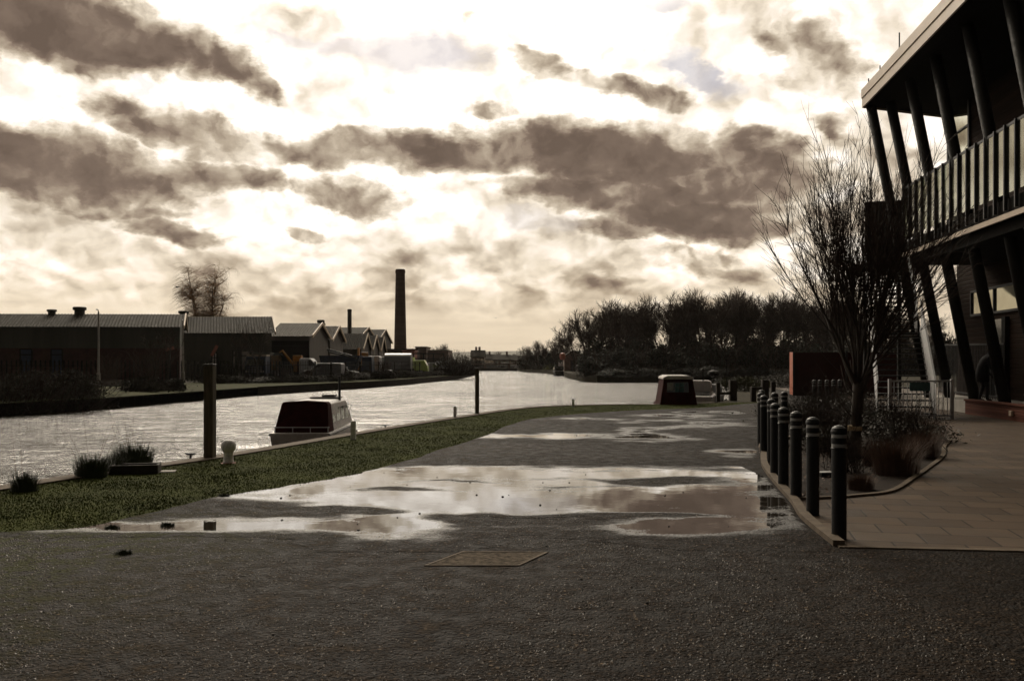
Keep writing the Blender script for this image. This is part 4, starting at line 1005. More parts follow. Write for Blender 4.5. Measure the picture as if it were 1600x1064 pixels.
for u, z in ((13.2, 5.3),):
    for s in (-1, 1): b_ = MB(); b_.bar(sp_(u, s*(W_-.05), 0), sp_(u, s*(W_-.05), z), .12); b_.build('leg', M['column'], st)
# gate at the stair foot
gt = thing('gate', 'white barred gate with teal notice panel closing the foot of the staircase', 'gate', (11.3, 25.5, 0)); 
x0, x1 = -.55, 1.22
for x in (x0, x1): b_ = MB(); b_.box(x-.04, -.04, 0, x+.04, .04, 1.16); b_.build('post', M['gate_grey'], gt)
b_ = MB()
for z in (.12, 1.1): b_.bar((x0+.04, 0, z), (x1-.04, 0, z), .045)
b_.build('rail', M['gate_grey'], gt)
b_ = MB(); n = 14
for k in range(1, n): x = x0+(x1-x0)*k/n; b_.bar((x, 0, .14), (x, 0, 1.08), .018)
b_.build('bars', M['gate_grey'], gt)
b_ = MB(); b_.box(.0, -.05, .82, .58, -.03, 1.06); b_.build('notice_panel', M['teal'], gt)

# ------------------------------------------------------------------ bollards
def bollard(label, loc, group='black bollards along the kerb', s=1.):
    t = thing('bollard', label, 'bollard', loc, 0, group)
    b_ = MB(); b_.lathe([(.066, 0), (.066, .82), (.070, .825), (.070, .835), (.063, .84), (.063, .872), (.069, .874), (.069, .925), (.063, .927), (.063, .958), (.072, .962), (.073, .985), (.062, 1.015), (.035, 1.035), (.006, 1.042)], 28); b_.build('shaft', M['black_paint'], t, smooth=False)
    for z0, z1 in ((.8405, .8715), (.9275, .9575)):
        b_ = MB(); b_.lathe([(.0645, z0), (.0655, z0+.003), (.0655, z1-.003), (.0645, z1)], 28); b_.build('reflective_band', M['white_band'], t)
    return t
bl = [(1311, 843), (1270, 806), (1244, 780), (1224, 762), (1211, 744)]
locs = [gp(px, y) for px, y in bl]+[Vector((4.14, 14.3, 0)), Vector((4.47, 15.9, 0)), Vector((4.86, 17.5, 0)), Vector((5.35, 19.2, 0)), Vector((5.1, 17.4, 0)), Vector((5.47, 18.0, 0))]
labs = ['nearest black bollard with white bands, on the paving at the right', 'second bollard from the near end of the row, standing at the paving corner', 'third bollard from the near end, its foot at the edge of the planting bed',
        'fourth bollard from the near end, partly behind the third', 'fifth bollard from the near end of the kerb row', 'sixth bollard in the kerb row, overlapping the fifth', 'seventh bollard in the kerb row, near the left limit of the tight cluster', 'leftmost bollard of the tight cluster by the kerb bend',
        'farthest bollard of the kerb row, beyond the cluster', 'bollard just right of the cluster, level with the red hoarding', 'bollard set into the bed, rightmost of the far cluster']
b0 = None
for L_, lb in zip(locs, labs):
    if b0 is None: b0 = bollard(lb, L_)
    else: dup(b0, L_, random.uniform(0, 6), lb)
fl = ['leftmost of the distant bollards beyond the planting bed', 'second of the distant bollards from the left beyond the planting bed', 'middle one of the five distant bollards beyond the planting bed', 'fourth of the distant bollards from the left beyond the planting bed', 'rightmost of the distant bollards beyond the planting bed']
for k, px in enumerate((1272, 1281, 1292, 1302.5, 1312)):
    D = 30.5+k*.15; dup(b0, ((px-800)/F*D, D, 0), 0, fl[k], 'distant bollards beyond the planting bed')

# ------------------------------------------------------------------ red hoarding / container
t = thing('hoarding', 'red site hoarding box with its lit end coloured orange-red, behind the bare tree', 'hoarding', (14.15, 45., 0)); 
b_ = MB(); b_.box(.05, -.0, 0, 5., .05, 2.15); b_.build('front_panel', M['red_hoarding_shaded'], t)
b_ = MB(); b_.add([(0, 0, 0), (.0, 2.2, 0), (-.0, 2.2, 2.2), (0, 0, 2.15), (.05, .0, 0), (.05, 2.2, 0), (.05, 2.2, 2.2), (.05, 0, 2.15)], [(0, 1, 2, 3), (7, 6, 5, 4), (0, 4, 5, 1), (3, 2, 6, 7), (0, 3, 7, 4), (1, 5, 6, 2)]); b_.build('end_panel', M['orange'], t)  # lit face of the red box, its light painted as orange
b_ = MB(); b_.box(.05, .06, 0, 5., 2.2, 2.05); b_.build('back_panel', M['red_hoarding_shaded'], t)
for x in (0.0, 2.5, 5.): b_ = MB(); b_.box(x-.05, -.08, 0, x+.05, -.003, 2.2); b_.build('post', M['dark_metal'], t)
for v in [o for o in bpy.data.objects if o.parent == t]: pass
t.rotation_euler = (0, 0, R(-12))

# ------------------------------------------------------------------ timber knee rails and posts
def post(label, loc, w, h, mat, name='timber_post', cat='post', group=None, cap=None):
    t = thing(name, label, cat, loc, random.uniform(-.1, .1), group)
    b_ = MB(); b_.box(-w/2, -w/2, -.05, w/2, w/2, h*.985); b_.box(-w*.44, -w*.44, h*.985, w*.44, w*.44, h); b_.build('shaft', mat, t, bevel=w*.06)
    if cap:
        b_ = MB(); b_.box(-w*.55, -w*.55, h+.002, w*.55, w*.55, h+cap); b_.build('cap', M['dark_metal'], t, bevel=.004)
    return t
def knee_rail(label, pa, pb, ha, hb, wa, wb, zr):
    t = thing('knee_rail', label, 'barrier', pa, 0, 'timber knee rails at the path end'); d = Vector(pb)-Vector(pa)
    for c, h, w in ((Vector(), ha, wa), (d, hb, wb)):
        b_ = MB(); b_.box(c.x-w/2, c.y-w/2, -.05, c.x+w/2, c.y+w/2, h); b_.build('post', M['timber_dark'], t, bevel=.012)
    b_ = MB(); b_.bar(Vector((0, 0, zr)), d+Vector((0, 0, zr)), .09, .12); b_.build('rail', M['timber_dark'], t)
knee_rail('timber barrier with one thin and one thick post left of the path end', gp(1122, 627)+Vector(), gp(1145, 626), .80, .88, .16, .30, .33)
knee_rail('timber knee rail closing the path end, beside the first far bollards', gp(1177, 627.5), gp(1195, 627), .62, .92, .20, .27, .55)
post('short thick timber post beyond the knee rail beside the bollards', gp(1208, 621), .20, .75, M['timber_dark'])
# mooring posts and dolphins along the quay
post('big olive-brown timber mooring post on the near verge', (gp(328, 717)), .158, 1.58, M['timber'], 'mooring_post', group='tall timber mooring posts', cap=.012)
post('tall thin timber mooring post farther along the verge, against the bright water', (gp(745.5, 647.5)), .125, 1.45, M['timber'], 'mooring_post', group='tall timber mooring posts', cap=.012)
def small_post(label, px, yb, h, w):
    post(label, gp(px, yb), w, h, M['white_weathered'], 'marker_post', group='short white posts on the verge')
small_post('short white post beside the moored cruiser', 552, 687, .40, .105)
small_post('short white post left of the thin mooring post', 711, 653, .34, .085)
small_post('short white post alone on the verge in mid view', 895.5, 635.5, .29, .095)
small_post('short white stub post in front of the red-hooded boat', 1042, 632, .22, .06)
mb = thing('mooring_bollard', 'white mushroom-headed mooring bollard beside the big timber post', 'bollard', gp(357, 724))
b_ = MB(); b_.lathe([(.088, 0), (.086, .03), (.080, .04), (.077, .10), (.076, .16), (.080, .19), (.095, .205), (.110, .225), (.118, .255), (.119, .285), (.113, .315), (.100, .342), (.082, .362), (.060, .376), (.034, .384), (.012, .387), (.003, .388)], 28); b_.build('body', M['white_weathered'], mb, smooth=True)
b_ = MB(); b_.lathe([(.12, 0), (.12, .012), (.088, .014)], 20); b_.build('base_plate', M['rust'], mb)
for px, y, lab in ((297.7, 717, 'small rusty mooring cleat left of the big timber post'), (602, 669.5, 'small dark mooring cleat on the quay right of the cruiser')):
    t = thing('mooring_cleat', lab, 'cleat', gp(px, y)); b_ = MB(); b_.lathe([(.035, 0), (.02, .02), (.018, .075)], 10); b_.build('stem', M['dark_metal'], t)
    b_ = MB(); b_.tube([(-.09, 0, .095), (-.04, 0, .082), (.04, 0, .082), (.09, 0, .095)], [.010, .016, .016, .010], 8); b_.build('horn', M['dark_metal'], t)
# timber trough lying at the water's edge
t = thing('timber_trough', 'dark weathered timber trough lying among spiky plants at the quay edge', 'trough', gp(212, 740), R(12))
b_ = MB()
for y in (-.13, .13): b_.box(-.33, y-.02, 0, .33, y+.02, .14)
for x in (-.33, .29): b_.box(x, -.107, 0, x+.04, .107, .135)
b_.box(-.288, -.107, .01, .288, .107, .11); b_.build('box', M['timber_dark'], t, bevel=.008)
t = thing('paving_slab', 'pale flat slab set in turf just right of the timber trough', 'slab', gp(243, 738), R(14)); b_ = MB(); b_.box(-.25, -.12, 0, .28, .12, .02); b_.build('stone', M['concrete'], t, bevel=.005)
t = thing('drain_box', 'small white-topped box between the bollards in the planting bed', 'box', gp(1290, 745), .2); b_ = MB(); b_.box(-.10, -.07, 0, .10, .07, .06); b_.build('body', M['dark_metal'], t, bevel=.005); b_ = MB(); b_.box(-.11, -.08, .062, .11, .08, .075); b_.build('lid', M['white_band'], t)

# ------------------------------------------------------------------ boats
def hull(b_, L, W, zs, zk=-.25, bow=.32, flare=.82, bowrise=.18):
    secs = []; n = 14
    for i in range(n+1):
        u = i/n; k = 1. if u < .55 else math.cos((u-.55)/.45*math.pi/2)**.8; k = max(k, .02); y = -L/2+L*u; z = zs+bowrise*max(0, u-.5)**1.5*2.8
        w = W/2*k; secs.append([(-w, y, z), (-w*flare, y+(.0 if u < .9 else -.1), -.02), (-w*.35, y-(.25 if u > .9 else 0), zk), (w*.35, y-(.25 if u > .9 else 0), zk), (w*flare, y+(.0 if u < .9 else -.1), -.02), (w, y, z)])
    b_.loft(secs)
def cruiser(label, loc, rz, L=6., W=1.5, fb=.72, canopy=None, hullm=None, cabin_h=.62, c0=-.12):
    """stern at -y, bow at +y; z=0 is the water line"""
    t = thing('cabin_cruiser', label, 'boat', loc, rz, 'boats moored along the river'); hw = W/2
    b_ = MB(); hull(b_, L, W, fb); ho = b_.build('hull', hullm or M['white_grp'], t, smooth=False, bevel=.01)
    for s in (-1, 1):
        q = MB(); q.tube([(s*hw*1.01, -L/2, fb-.04), (s*hw*1.01, L*.05, fb-.04), (s*hw*.78, L*.28, fb+.02)], .028, 6); q.build('rubbing_strake', M['dark_metal'], ho)
    # cabin
    c = MB(); z0 = fb+.002; z1 = fb+cabin_h
    c.loft([[(-hw*.86, y, z0), (-hw*k, y2, z1), (-hw*k*.8, y2, z1+.05), (hw*k*.8, y2, z1+.05), (hw*k, y2, z1), (hw*.86, y, z0)] for y, y2, k in ((L*c0, L*c0, .80), (L*.10, L*.06, .76), (L*.20, L*.10, .70))])
    co = c.build('cabin', hullm or M['white_grp'], t, bevel=.02)
    fc = MB(); fc.loft([[(-hw*.8, L*.12, z0), (-hw*.66, L*.12, z0+.30), (hw*.66, L*.12, z0+.30), (hw*.8, L*.12, z0)], [(-hw*.4, L*.38, z0+.1), (-hw*.3, L*.36, z0+.22), (hw*.3, L*.36, z0+.22), (hw*.4, L*.38, z0+.1)]]); fc.build('foredeck', hullm or M['white_grp'], t, bevel=.02)
    for s in (-1, 1):
        for ya, yb in [(L*c0+(L*(.10-c0))*(k+.12)/4, L*c0+(L*(.10-c0))*(k+.85)/4) for k in range(4)]:
            q = MB(); x0, x1 = s*(hw*.845+.006), s*(hw*.795+.006); za, zb = z0+cabin_h*.28, z0+cabin_h*.80
            q.quad((x0, ya, za), (x0, yb, za), (x1, yb, zb), (x1, ya, zb)); w_ = q.build('window', M['boat_glass'], co)
    if canopy:
        k = MB(); z2 = z1+.06
        k.loft([[(-hw*.93, y, fb+.002), (-hw*kk, y2, z2-.05), (-hw*kk*.92, y2, z2), (0, y2, z2+.035), (hw*kk*.92, y2, z2), (hw*kk, y2, z2-.05), (hw*.93, y, fb+.002)] for y, y2, kk in ((-L*.46, -L*.40, .80), (L*(c0-.34)/2-.02*L, L*(c0-.34)/2-.01*L, .83), (L*c0-.012, L*c0-.012, .80))])
        ko = k.build('canopy', canopy, t, bevel=.01)
    q = MB(); q.tube([(-hw*.95, -L*.46, fb+.13), (hw*.95, -L*.46, fb+.13)], .014, 6); [q.tube([(x, -L*.46, fb), (x, -L*.46, fb+.13)], .012, 6) for x in (-hw*.9, -hw*.3, hw*.3, hw*.9)]; q.build('stern_rail', M['gate_grey'], t)
    q = MB(); q.box(-hw*.45, -L/2-.03, fb*.50, hw*.45, -L/2+.0, fb*.72); q.build('transom_recess', M['glass_dark'], t, bevel=.01)
    q = MB(); [q.tube([(s*hw*.8, L*.12, fb+.30), (s*hw*.6, L*.34, fb+.46), (0, L*.48, fb+.52)], .012, 6) for s in (-1, 1)]; q.build('bow_rail', M['column'], t)
    for ya in (-L*.2, L*.1): q = MB(); q.lathe([(.01, -.16), (.06, -.13), (.06, .10), (.01, .14)], 10, c=(hw+.07, ya, fb*.6)); q.build('fender', M['dark_metal'], t)
    return t, z1
W0 = WATER_Z
t, z1 = cruiser('white cabin cruiser with dark maroon canopy moored by the near quay', (-5.30, 25.2, W0), R(1), 6.2, 1.46, fb=.78, canopy=M['maroon'], cabin_h=.68, c0=-.34)
b_ = MB(); b_.tube([(.50, -.3, 1.3), (.50, -.3, 2.15)], .035, 8); b_.build('mast', M['dark_metal'], t)
b_ = MB(); b_.box(-.35, -.2, z1+.06, .45, .5, z1+.10); b_.box(-.05, .0, z1+.10, .3, .4, z1+.16); b_.build('roof_hatch', M['timber_dark'], t, bevel=.01)
b_ = MB(); b_.tube([(-.2+.13*math.cos(a*math.pi/8), -2.30+.06*0, 1.30+.13*math.sin(a*math.pi/8)) for a in range(17)], .012, 5, cap=False); b_.build('canopy_window', M['glass_dark'], t)
# red-hooded boat, stern on
t = thing('canal_boat', 'maroon-hooded boat with pale roof and teal-crossed window, moored end-on', 'boat', (6.72, 37.3, W0), R(-6), 'boats moored along the river')
b_ = MB(); hull(b_, 5.6, 1.62, .85); b_.build('hull', M['maroon'], t, bevel=.01)
b_ = MB(); L = 5.6; b_.loft([[(-.72, y, .852), (-.56, y2, 1.88), (.56, y2, 1.88), (.72, y, .852)] for y, y2 in ((-2.7, -2.55), (0.6, .5))]); hd = b_.build('hood', M['maroon'], t, bevel=.02)
b_ = MB(); b_.loft([[(-.60, y, 1.885), (-.57, y, 1.97), (-.40, y, 2.03), (.40, y, 2.03), (.57, y, 1.97), (.60, y, 1.885)] for y in (-2.62, .55)]); b_.build('roof', M['white_grp'], t, bevel=.015)
b_ = MB(); yb = -2.625; b_.quad((-.45, yb-.012, 1.38), (.40, yb-.012, 1.38), (.38, yb+.05, 1.78), (-.43, yb+.05, 1.78)); wo = b_.build('window', M['glass_dark'], t)
b_ = MB(); b_.box(-.43, yb-.04, 1.47, -.20, yb-.02, 1.76); b_.build('pale_notice', M['white_band'], wo)
b_ = MB(); b_.box(-.12, yb-.035, 1.40, .20, yb-.02, 1.74); b_.build('teal_blind', M['teal'], wo)
b_ = MB(); b_.box(.02, yb-.05, 1.40, .05, yb-.036, 1.74); b_.box(-.12, yb-.05, 1.56, .015, yb-.036, 1.59); b_.box(.055, yb-.05, 1.56, .20, yb-.036, 1.59); b_.build('glazing_bar', M['glass_dark'], wo)
t, z1 = cruiser('white sports cruiser with dark windows moored beyond the red-hooded boat', (8.65, 41.8, W0), R(-16), 5.2, 1.6, fb=1.05, cabin_h=.62)
b_ = MB(); b_.tube([(.3, -.6, z1), (.3, -.6, z1+.55)], .03, 6); b_.lathe([(.02, 0), (.09, .04), (.02, .12)], 10, c=(.3, -.6, z1+.5)); b_.build('mast', M['column'], t)
b_ = MB(); b_.box(-.62, -1.4, 1.08, .62, .5, 1.22); b_.build('window_band', M['glass_dark'], t)
t, z1 = cruiser('small open motorboat with grey hull between the cruiser and the timber barrier', (10.0, 45.6, W0), R(-20), 4.2, 1.5, fb=.95, cabin_h=.45, hullm=M['grey_van'])
b_ = MB(); b_.lathe([(.02, -.2), (.26, -.1), (.30, .0), (.26, .1), (.02, .2)], 16, c=(.3, -.4, 2.0)); b_.build('radar_dome', M['column'], t)
b_ = MB(); b_.tube([(.9, .1, 1.), (.9, .1, 2.7)], .02, 6); b_.build('aerial', M['column'], t)
t, z1 = cruiser('distant small dark cruiser moored at the wooded bank under the orange marker', (9.3, 181., W0), R(4), 7., 2.0, fb=.95, cabin_h=1.0, hullm=M['column'])
b_ = MB(); b_.box(-.8, -3.0, 1.2, .8, -2.9, 1.95); b_.build('wheelhouse_window', M['glass_dark'], t)
for k, (x, y, lab) in enumerate(((13.5, 206., 'distant pale boat hauled out beside the wooded bank, left of two'), (17.2, 208., 'distant pale boat hauled out beside the wooded bank, right of two'))):
    t, z1 = cruiser(lab, (x, y, .5), R(70+k*30), 6., 2.2, fb=1.2, cabin_h=1.1)
    b_ = MB(); [b_.box(-.7, y_-.1, -.5, .7, y_+.1, -.1) for y_ in (-1.5, 1.2)]; b_.build('cradle', M['dark_metal'], t)
lamp_post('tall lamp post with bright head among the trees above the hauled-out boats', 906, 206, 546)

# ------------------------------------------------------------------ person beside the columns
def person(loc, rz):
    """figure in a dark coat, stooping slightly forward, one continuous skinned body"""
    t = thing('person', 'person in dark coat and trousers stooping forward between the leaning columns', 'person', loc, rz)
    J = {'pel': (0, 0, .92), 'sp': (.05, 0, 1.12), 'ch': (.15, 0, 1.33), 'nk': (.22, 0, 1.46), 'hd': (.27, 0, 1.55), 'ht': (.30, 0, 1.66),
         'shL': (.16, .19, 1.38), 'elL': (.13, .24, 1.10), 'wrL': (.28, .21, .90), 'haL': (.34, .20, .83), 'shR': (.16, -.19, 1.38), 'elR': (.16, -.25, 1.10), 'wrR': (.34, -.20, .95), 'haR': (.40, -.19, .89),
         'hiL': (0, .10, .88), 'knL': (.10, .12, .50), 'anL': (-.02, .12, .09), 'toL': (.14, .13, .03), 'hiR': (0, -.10, .88), 'knR': (.14, -.11, .50), 'anR': (.12, -.12, .09), 'toR': (.28, -.13, .03)}
    RR = {'pel': .15, 'sp': .14, 'ch': .16, 'nk': .062, 'hd': .085, 'ht': .07, 'shL': .075, 'elL': .052, 'wrL': .034, 'haL': .036, 'hiL': .10, 'knL': .068, 'anL': .05, 'toL': .04}
    E = [('pel', 'sp'), ('sp', 'ch'), ('ch', 'nk'), ('nk', 'hd'), ('hd', 'ht'), ('ch', 'shL'), ('shL', 'elL'), ('elL', 'wrL'), ('wrL', 'haL'), ('ch', 'shR'), ('shR', 'elR'), ('elR', 'wrR'), ('wrR', 'haR'),
         ('pel', 'hiL'), ('hiL', 'knL'), ('knL', 'anL'), ('anL', 'toL'), ('pel', 'hiR'), ('hiR', 'knR'), ('knR', 'anR'), ('anR', 'toR')]
    ks = list(J); co = [J[k] for k in ks]; ed = [(ks.index(a), ks.index(b_)) for a, b_ in E]; rad = [RR.get(k, RR.get(k[:-1]+'L', .05)) for k in ks]
    for s, wr in ((1, 'haL'), (-1, 'haR')):           # four fingers and a thumb
        h = Vector(J[wr])
        for q in range(5):
            i0 = len(co); th = q == 4; off = Vector((.0, (q-1.5)*.019, -.01)) if not th else Vector((-.01, -s*.035, .01))
            a = h+off+Vector((.02, 0, -.03)); l = (.030, .036, .038, .032, .026)[q]
            co += [tuple(a), tuple(a+Vector((l*.8, 0, -l*.7))), tuple(a+Vector((l*1.0, 0, -l*1.6)))]; rad += [.009, .008, .007]; ed += [(ks.index(wr), i0), (i0, i0+1), (i0+1, i0+2)]
    me = bpy.data.meshes.new('body'); me.from_pydata(co, ed, []); o = bpy.data.objects.new('body', me); COL.objects.link(o); o.parent = t
    sk = o.modifiers.new('skin', 'SKIN'); sk.use_smooth_shade = True
    for i, v in enumerate(me.skin_vertices[0].data): v.radius = (rad[i], rad[i]); v.use_root = (i == 0)
    o.modifiers.new('sub', 'SUBSURF').levels = 2; o.modifiers['sub'].render_levels = 2
    me.materials.append(M['cloth'])
    # coat: lofted round the trunk; head with face; hair
    def ring(c, rx, ry, n=16): return [(c[0]+rx*math.cos(2*math.pi*k/n), c[1]+ry*math.sin(2*math.pi*k/n), c[2]) for k in range(n)]
    b_ = MB(); b_.loft([ring((.04, 0, .62), .19, .24), ring((.02, 0, .9), .18, .22), ring((.06, 0, 1.12), .17, .20), ring((.14, 0, 1.32), .17, .23), ring((.18, 0, 1.42), .13, .19), ring((.21, 0, 1.48), .075, .085)]); b_.build('coat', M['cloth'], t, smooth=True)
    b_ = MB(); b_.loft([ring((.28, 0, z), r1, r2) for z, r1, r2 in ((1.50, .045, .045), (1.53, .075, .06), (1.58, .095, .072), (1.63, .10, .076), (1.68, .09, .07), (1.72, .05, .04))])
    b_.loft([[(.36, -.012, 1.60), (.36, .012, 1.60), (.37, .012, 1.64), (.37, -.012, 1.64)], [(.395, -.008, 1.59), (.395, .008, 1.59), (.375, .006, 1.63), (.375, -.006, 1.63)]])
    for s in (-1, 1): b_.box(.27, s*.075-.008, 1.59, .30, s*.075+.008, 1.64)
    hd_ = b_.build('head', M['skin'], t, smooth=True)
    b_ = MB(); b_.loft([ring((.262, 0, z), r1, r2) for z, r1, r2 in ((1.56, .085, .076), (1.62, .098, .084), (1.68, .097, .08), (1.73, .06, .05), (1.745, .02, .02))]); b_.build('hair', M['hair'], t, smooth=True)
    return t
person((14.72, 28.1, .40), R(-10))

# ------------------------------------------------------------------ vegetation
def rdir(d, ang, rng):
    """d turned by about ang radians in a random direction"""
    u = d.orthogonal().normalized(); v = d.cross(u); a = rng.uniform(0, 6.283); return (d*math.cos(ang)+(u*math.cos(a)+v*math.sin(a))*math.sin(ang)).normalized()
def limb(mb, p, d, L, r0, r1, rng, bend=.12, up=.0, segs=4, n=5, wind=None):
    pts = [p.copy()]; dd = d.copy()
    for i in range(segs):
        dd = (dd+Vector((rng.gauss(0, bend), rng.gauss(0, bend), rng.gauss(0, bend)))+Vector((0, 0, up))+(wind*(i+1)/segs if wind else Vector())).normalized(); pts.append(pts[-1]+dd*L/segs)
    mb.tube(pts, [r0+(r1-r0)*(i/segs) for i in range(segs+1)], n, cap=False); return pts, dd
def bare_tree(name, label, H, seed, kind='wood', loc=(0, 0, 0), rz=0., group=None, mats=('bark', 'far_twig'), dens=1., rmin=.022):
    rng = random.Random(seed); t = thing(name, label, 'tree', loc, rz, group); tr = MB(); cr = MB()
    base = Vector(); fork = H*rng.uniform(.18, .30); r = H*.016
    pts, d = limb(tr, base, Vector((rng.gauss(0, .05), rng.gauss(0, .05), 1)).normalized(), fork, r*1.25, r, rng, .05, .02, 4, 8)
    tips = []
    nl = rng.randint(3, 5)
    for k in range(nl):
        dd = rdir(Vector((0, 0, 1)), rng.uniform(.18, .62), rng); L = H*rng.uniform(.34, .50)
        p2, d2 = limb(tr, pts[-1-(k % 2)], dd, L, r*.62, r*.28, rng, .10, .10, 6, 6)
        tips.append((p2, d2, r*.3, L))
    for p2, d2, rr, L in tips:
        for j in range(int(11*dens)):
            a = rng.choice(p2[2:]) if j > 2 else p2[-1]; dd = rdir(d2, rng.uniform(.3, 1.05), rng); L2 = H*rng.uniform(.13, .24)
            p3, d3 = limb(cr, a, dd, L2, rr*.7, rr*.25, rng, .14, .10, 4, 4)
            for q in range(int(9*dens)):
                a3 = rng.choice(p3[1:]); d4 = rdir(d3, rng.uniform(.3, .9), rng)
                p4, d5 = limb(cr, a3, d4, H*rng.uniform(.06, .12), max(rmin, rr*.2), rmin*.7, rng, .15, .08, 3, 3)
                for s in range(4):
                    limb(cr, rng.choice(p4[1:]), rdir(d5, rng.uniform(.25, .8), rng), H*rng.uniform(.035, .07), rmin*.75, rmin*.35, rng, .12, .05, 2, 3)
    tr.build('trunk', M[mats[0]], t); cr.build('crown', M[mats[1]], t); return t
def leaf_bush(name, label, w, d, h, seed, loc, mat, n=2600, leaf=.11, group=None, cat='bush', rz=0., dens_twig=60, lumps=7, twigm='twig'):
    """uneven shrub: twigs plus many small leaves gathered in lumps"""
    rng = random.Random(seed); t = thing(name, label, cat, loc, rz, group)
    L = [(rng.uniform(-.62, .62)*w/2, rng.uniform(-.6, .6)*d/2, rng.uniform(.25, .72)*h, rng.uniform(.26, .44)) for _ in range(lumps)]
    vs = []; fs = []
    for i in range(n):
        cx, cy, cz, cr_ = L[i % lumps]; v = Vector((rng.gauss(0, 1), rng.gauss(0, 1), rng.gauss(0, 1))).normalized()*rng.random()**.4
        p = Vector((cx+v.x*w*cr_*.75, cy+v.y*d*cr_*.75, max(.03, cz+v.z*h*cr_*.85)))
        if rng.random() < .22: p = Vector((rng.gauss(0, .26)*w, rng.gauss(0, .26)*d, abs(rng.gauss(0, .35))*h*.9))
        if p.z > h*1.08: continue
        a = Vector((rng.gauss(0, 1), rng.gauss(0, 1), rng.gauss(0, 1))).normalized(); b_ = a.orthogonal().normalized(); s = leaf*rng.uniform(.5, 1.3)
        k = len(vs); vs += [p-a*s, p+b_*s*.45, p+a*s, p-b_*s*.45]; fs.append((k, k+1, k+2, k+3))
    m = MB(); m.add(vs, fs); m.build('foliage', mat, t)
    tw = MB()
    for i in range(dens_twig):
        a = Vector((rng.gauss(0, .16)*w, rng.gauss(0, .16)*d, 0)); dd = Vector((a.x*1.2/w*2, a.y*1.2/d*2, 1.1)).normalized(); limb(tw, a, rdir(dd, rng.uniform(0, .45), rng), h*rng.uniform(.75, 1.18), .018*h/2, .005*h/2, rng, .10, 0, 4, 3)
    tw.build('stems', M[twigm], t); return t
def twig_bush(name, label, w, h, seed, loc, n=90, group=None, mat='twig', r=.006, kids=7, spread=.75, rz=0.):
    rng = random.Random(seed); t = thing(name, label, 'bush', loc, rz, group); m = MB(); m2 = MB()
    for i in range(n):
        a = Vector((rng.gauss(0, .10)*w, rng.gauss(0, .10)*w, 0)); dd = rdir(Vector((0, 0, 1)), rng.uniform(0, spread), rng)
        p, d = limb(m, a, dd, h*rng.uniform(.65, 1.1), r, r*.4, rng, .10, .02, 5, 4)
        for k in range(kids): limb(m2, rng.choice(p[1:]), rdir(d, rng.uniform(.3, .9), rng), h*rng.uniform(.14, .36), r*.55, r*.25, rng, .14, .02, 3, 3)
    m.v, m.f, o2 = m.v+m2.v, m.f+[tuple(i+len(m.v) for i in f) for f in m2.f], 0
    m.build('stems', M[mat], t); return t
def spiky(name, label, w, h, seed, loc, n=260, mat='plant', bl=.016, group=None, wands=0, cat='plant'):
    rng = random.Random(seed); t = thing(name, label, cat, loc, 0, group); m = MB()
    for i in range(n):
        a = rng.uniform(0, 6.283); rr = rng.random()**.6*w*.30; p = Vector((math.cos(a)*rr, math.sin(a)*rr*.7, 0)); out = Vector((math.cos(a), math.sin(a)*.7, 0)); L = h*rng.uniform(.55, 1.1); ln = rng.uniform(.1, .85)
        side = Vector((-math.sin(a), math.cos(a), 0)); pr = None
        for k in range(4):
            u = k/3; q = p+Vector((0, 0, L*(u-.28*ln*u*u)))+out*L*ln*.75*u*u; s = side*bl*(1-u*.92)
            if pr: m.quad(pr[0], pr[1], q+s, q-s)
            pr = (q-s, q+s)
    m.build('blades', M[mat], t)
    if wands:
        m = MB()
        for i in range(wands): limb(m, Vector((rng.gauss(0, .1)*w, 0, 0)), Vector((rng.uniform(-.5, .4), rng.uniform(-.2, .2), 1)).normalized(), h*rng.uniform(1.8, 3.), .0035, .0015, rng, .04, -.01, 4, 3)
        m.build('flower_stems', M['dry_grass'], t)
    return t

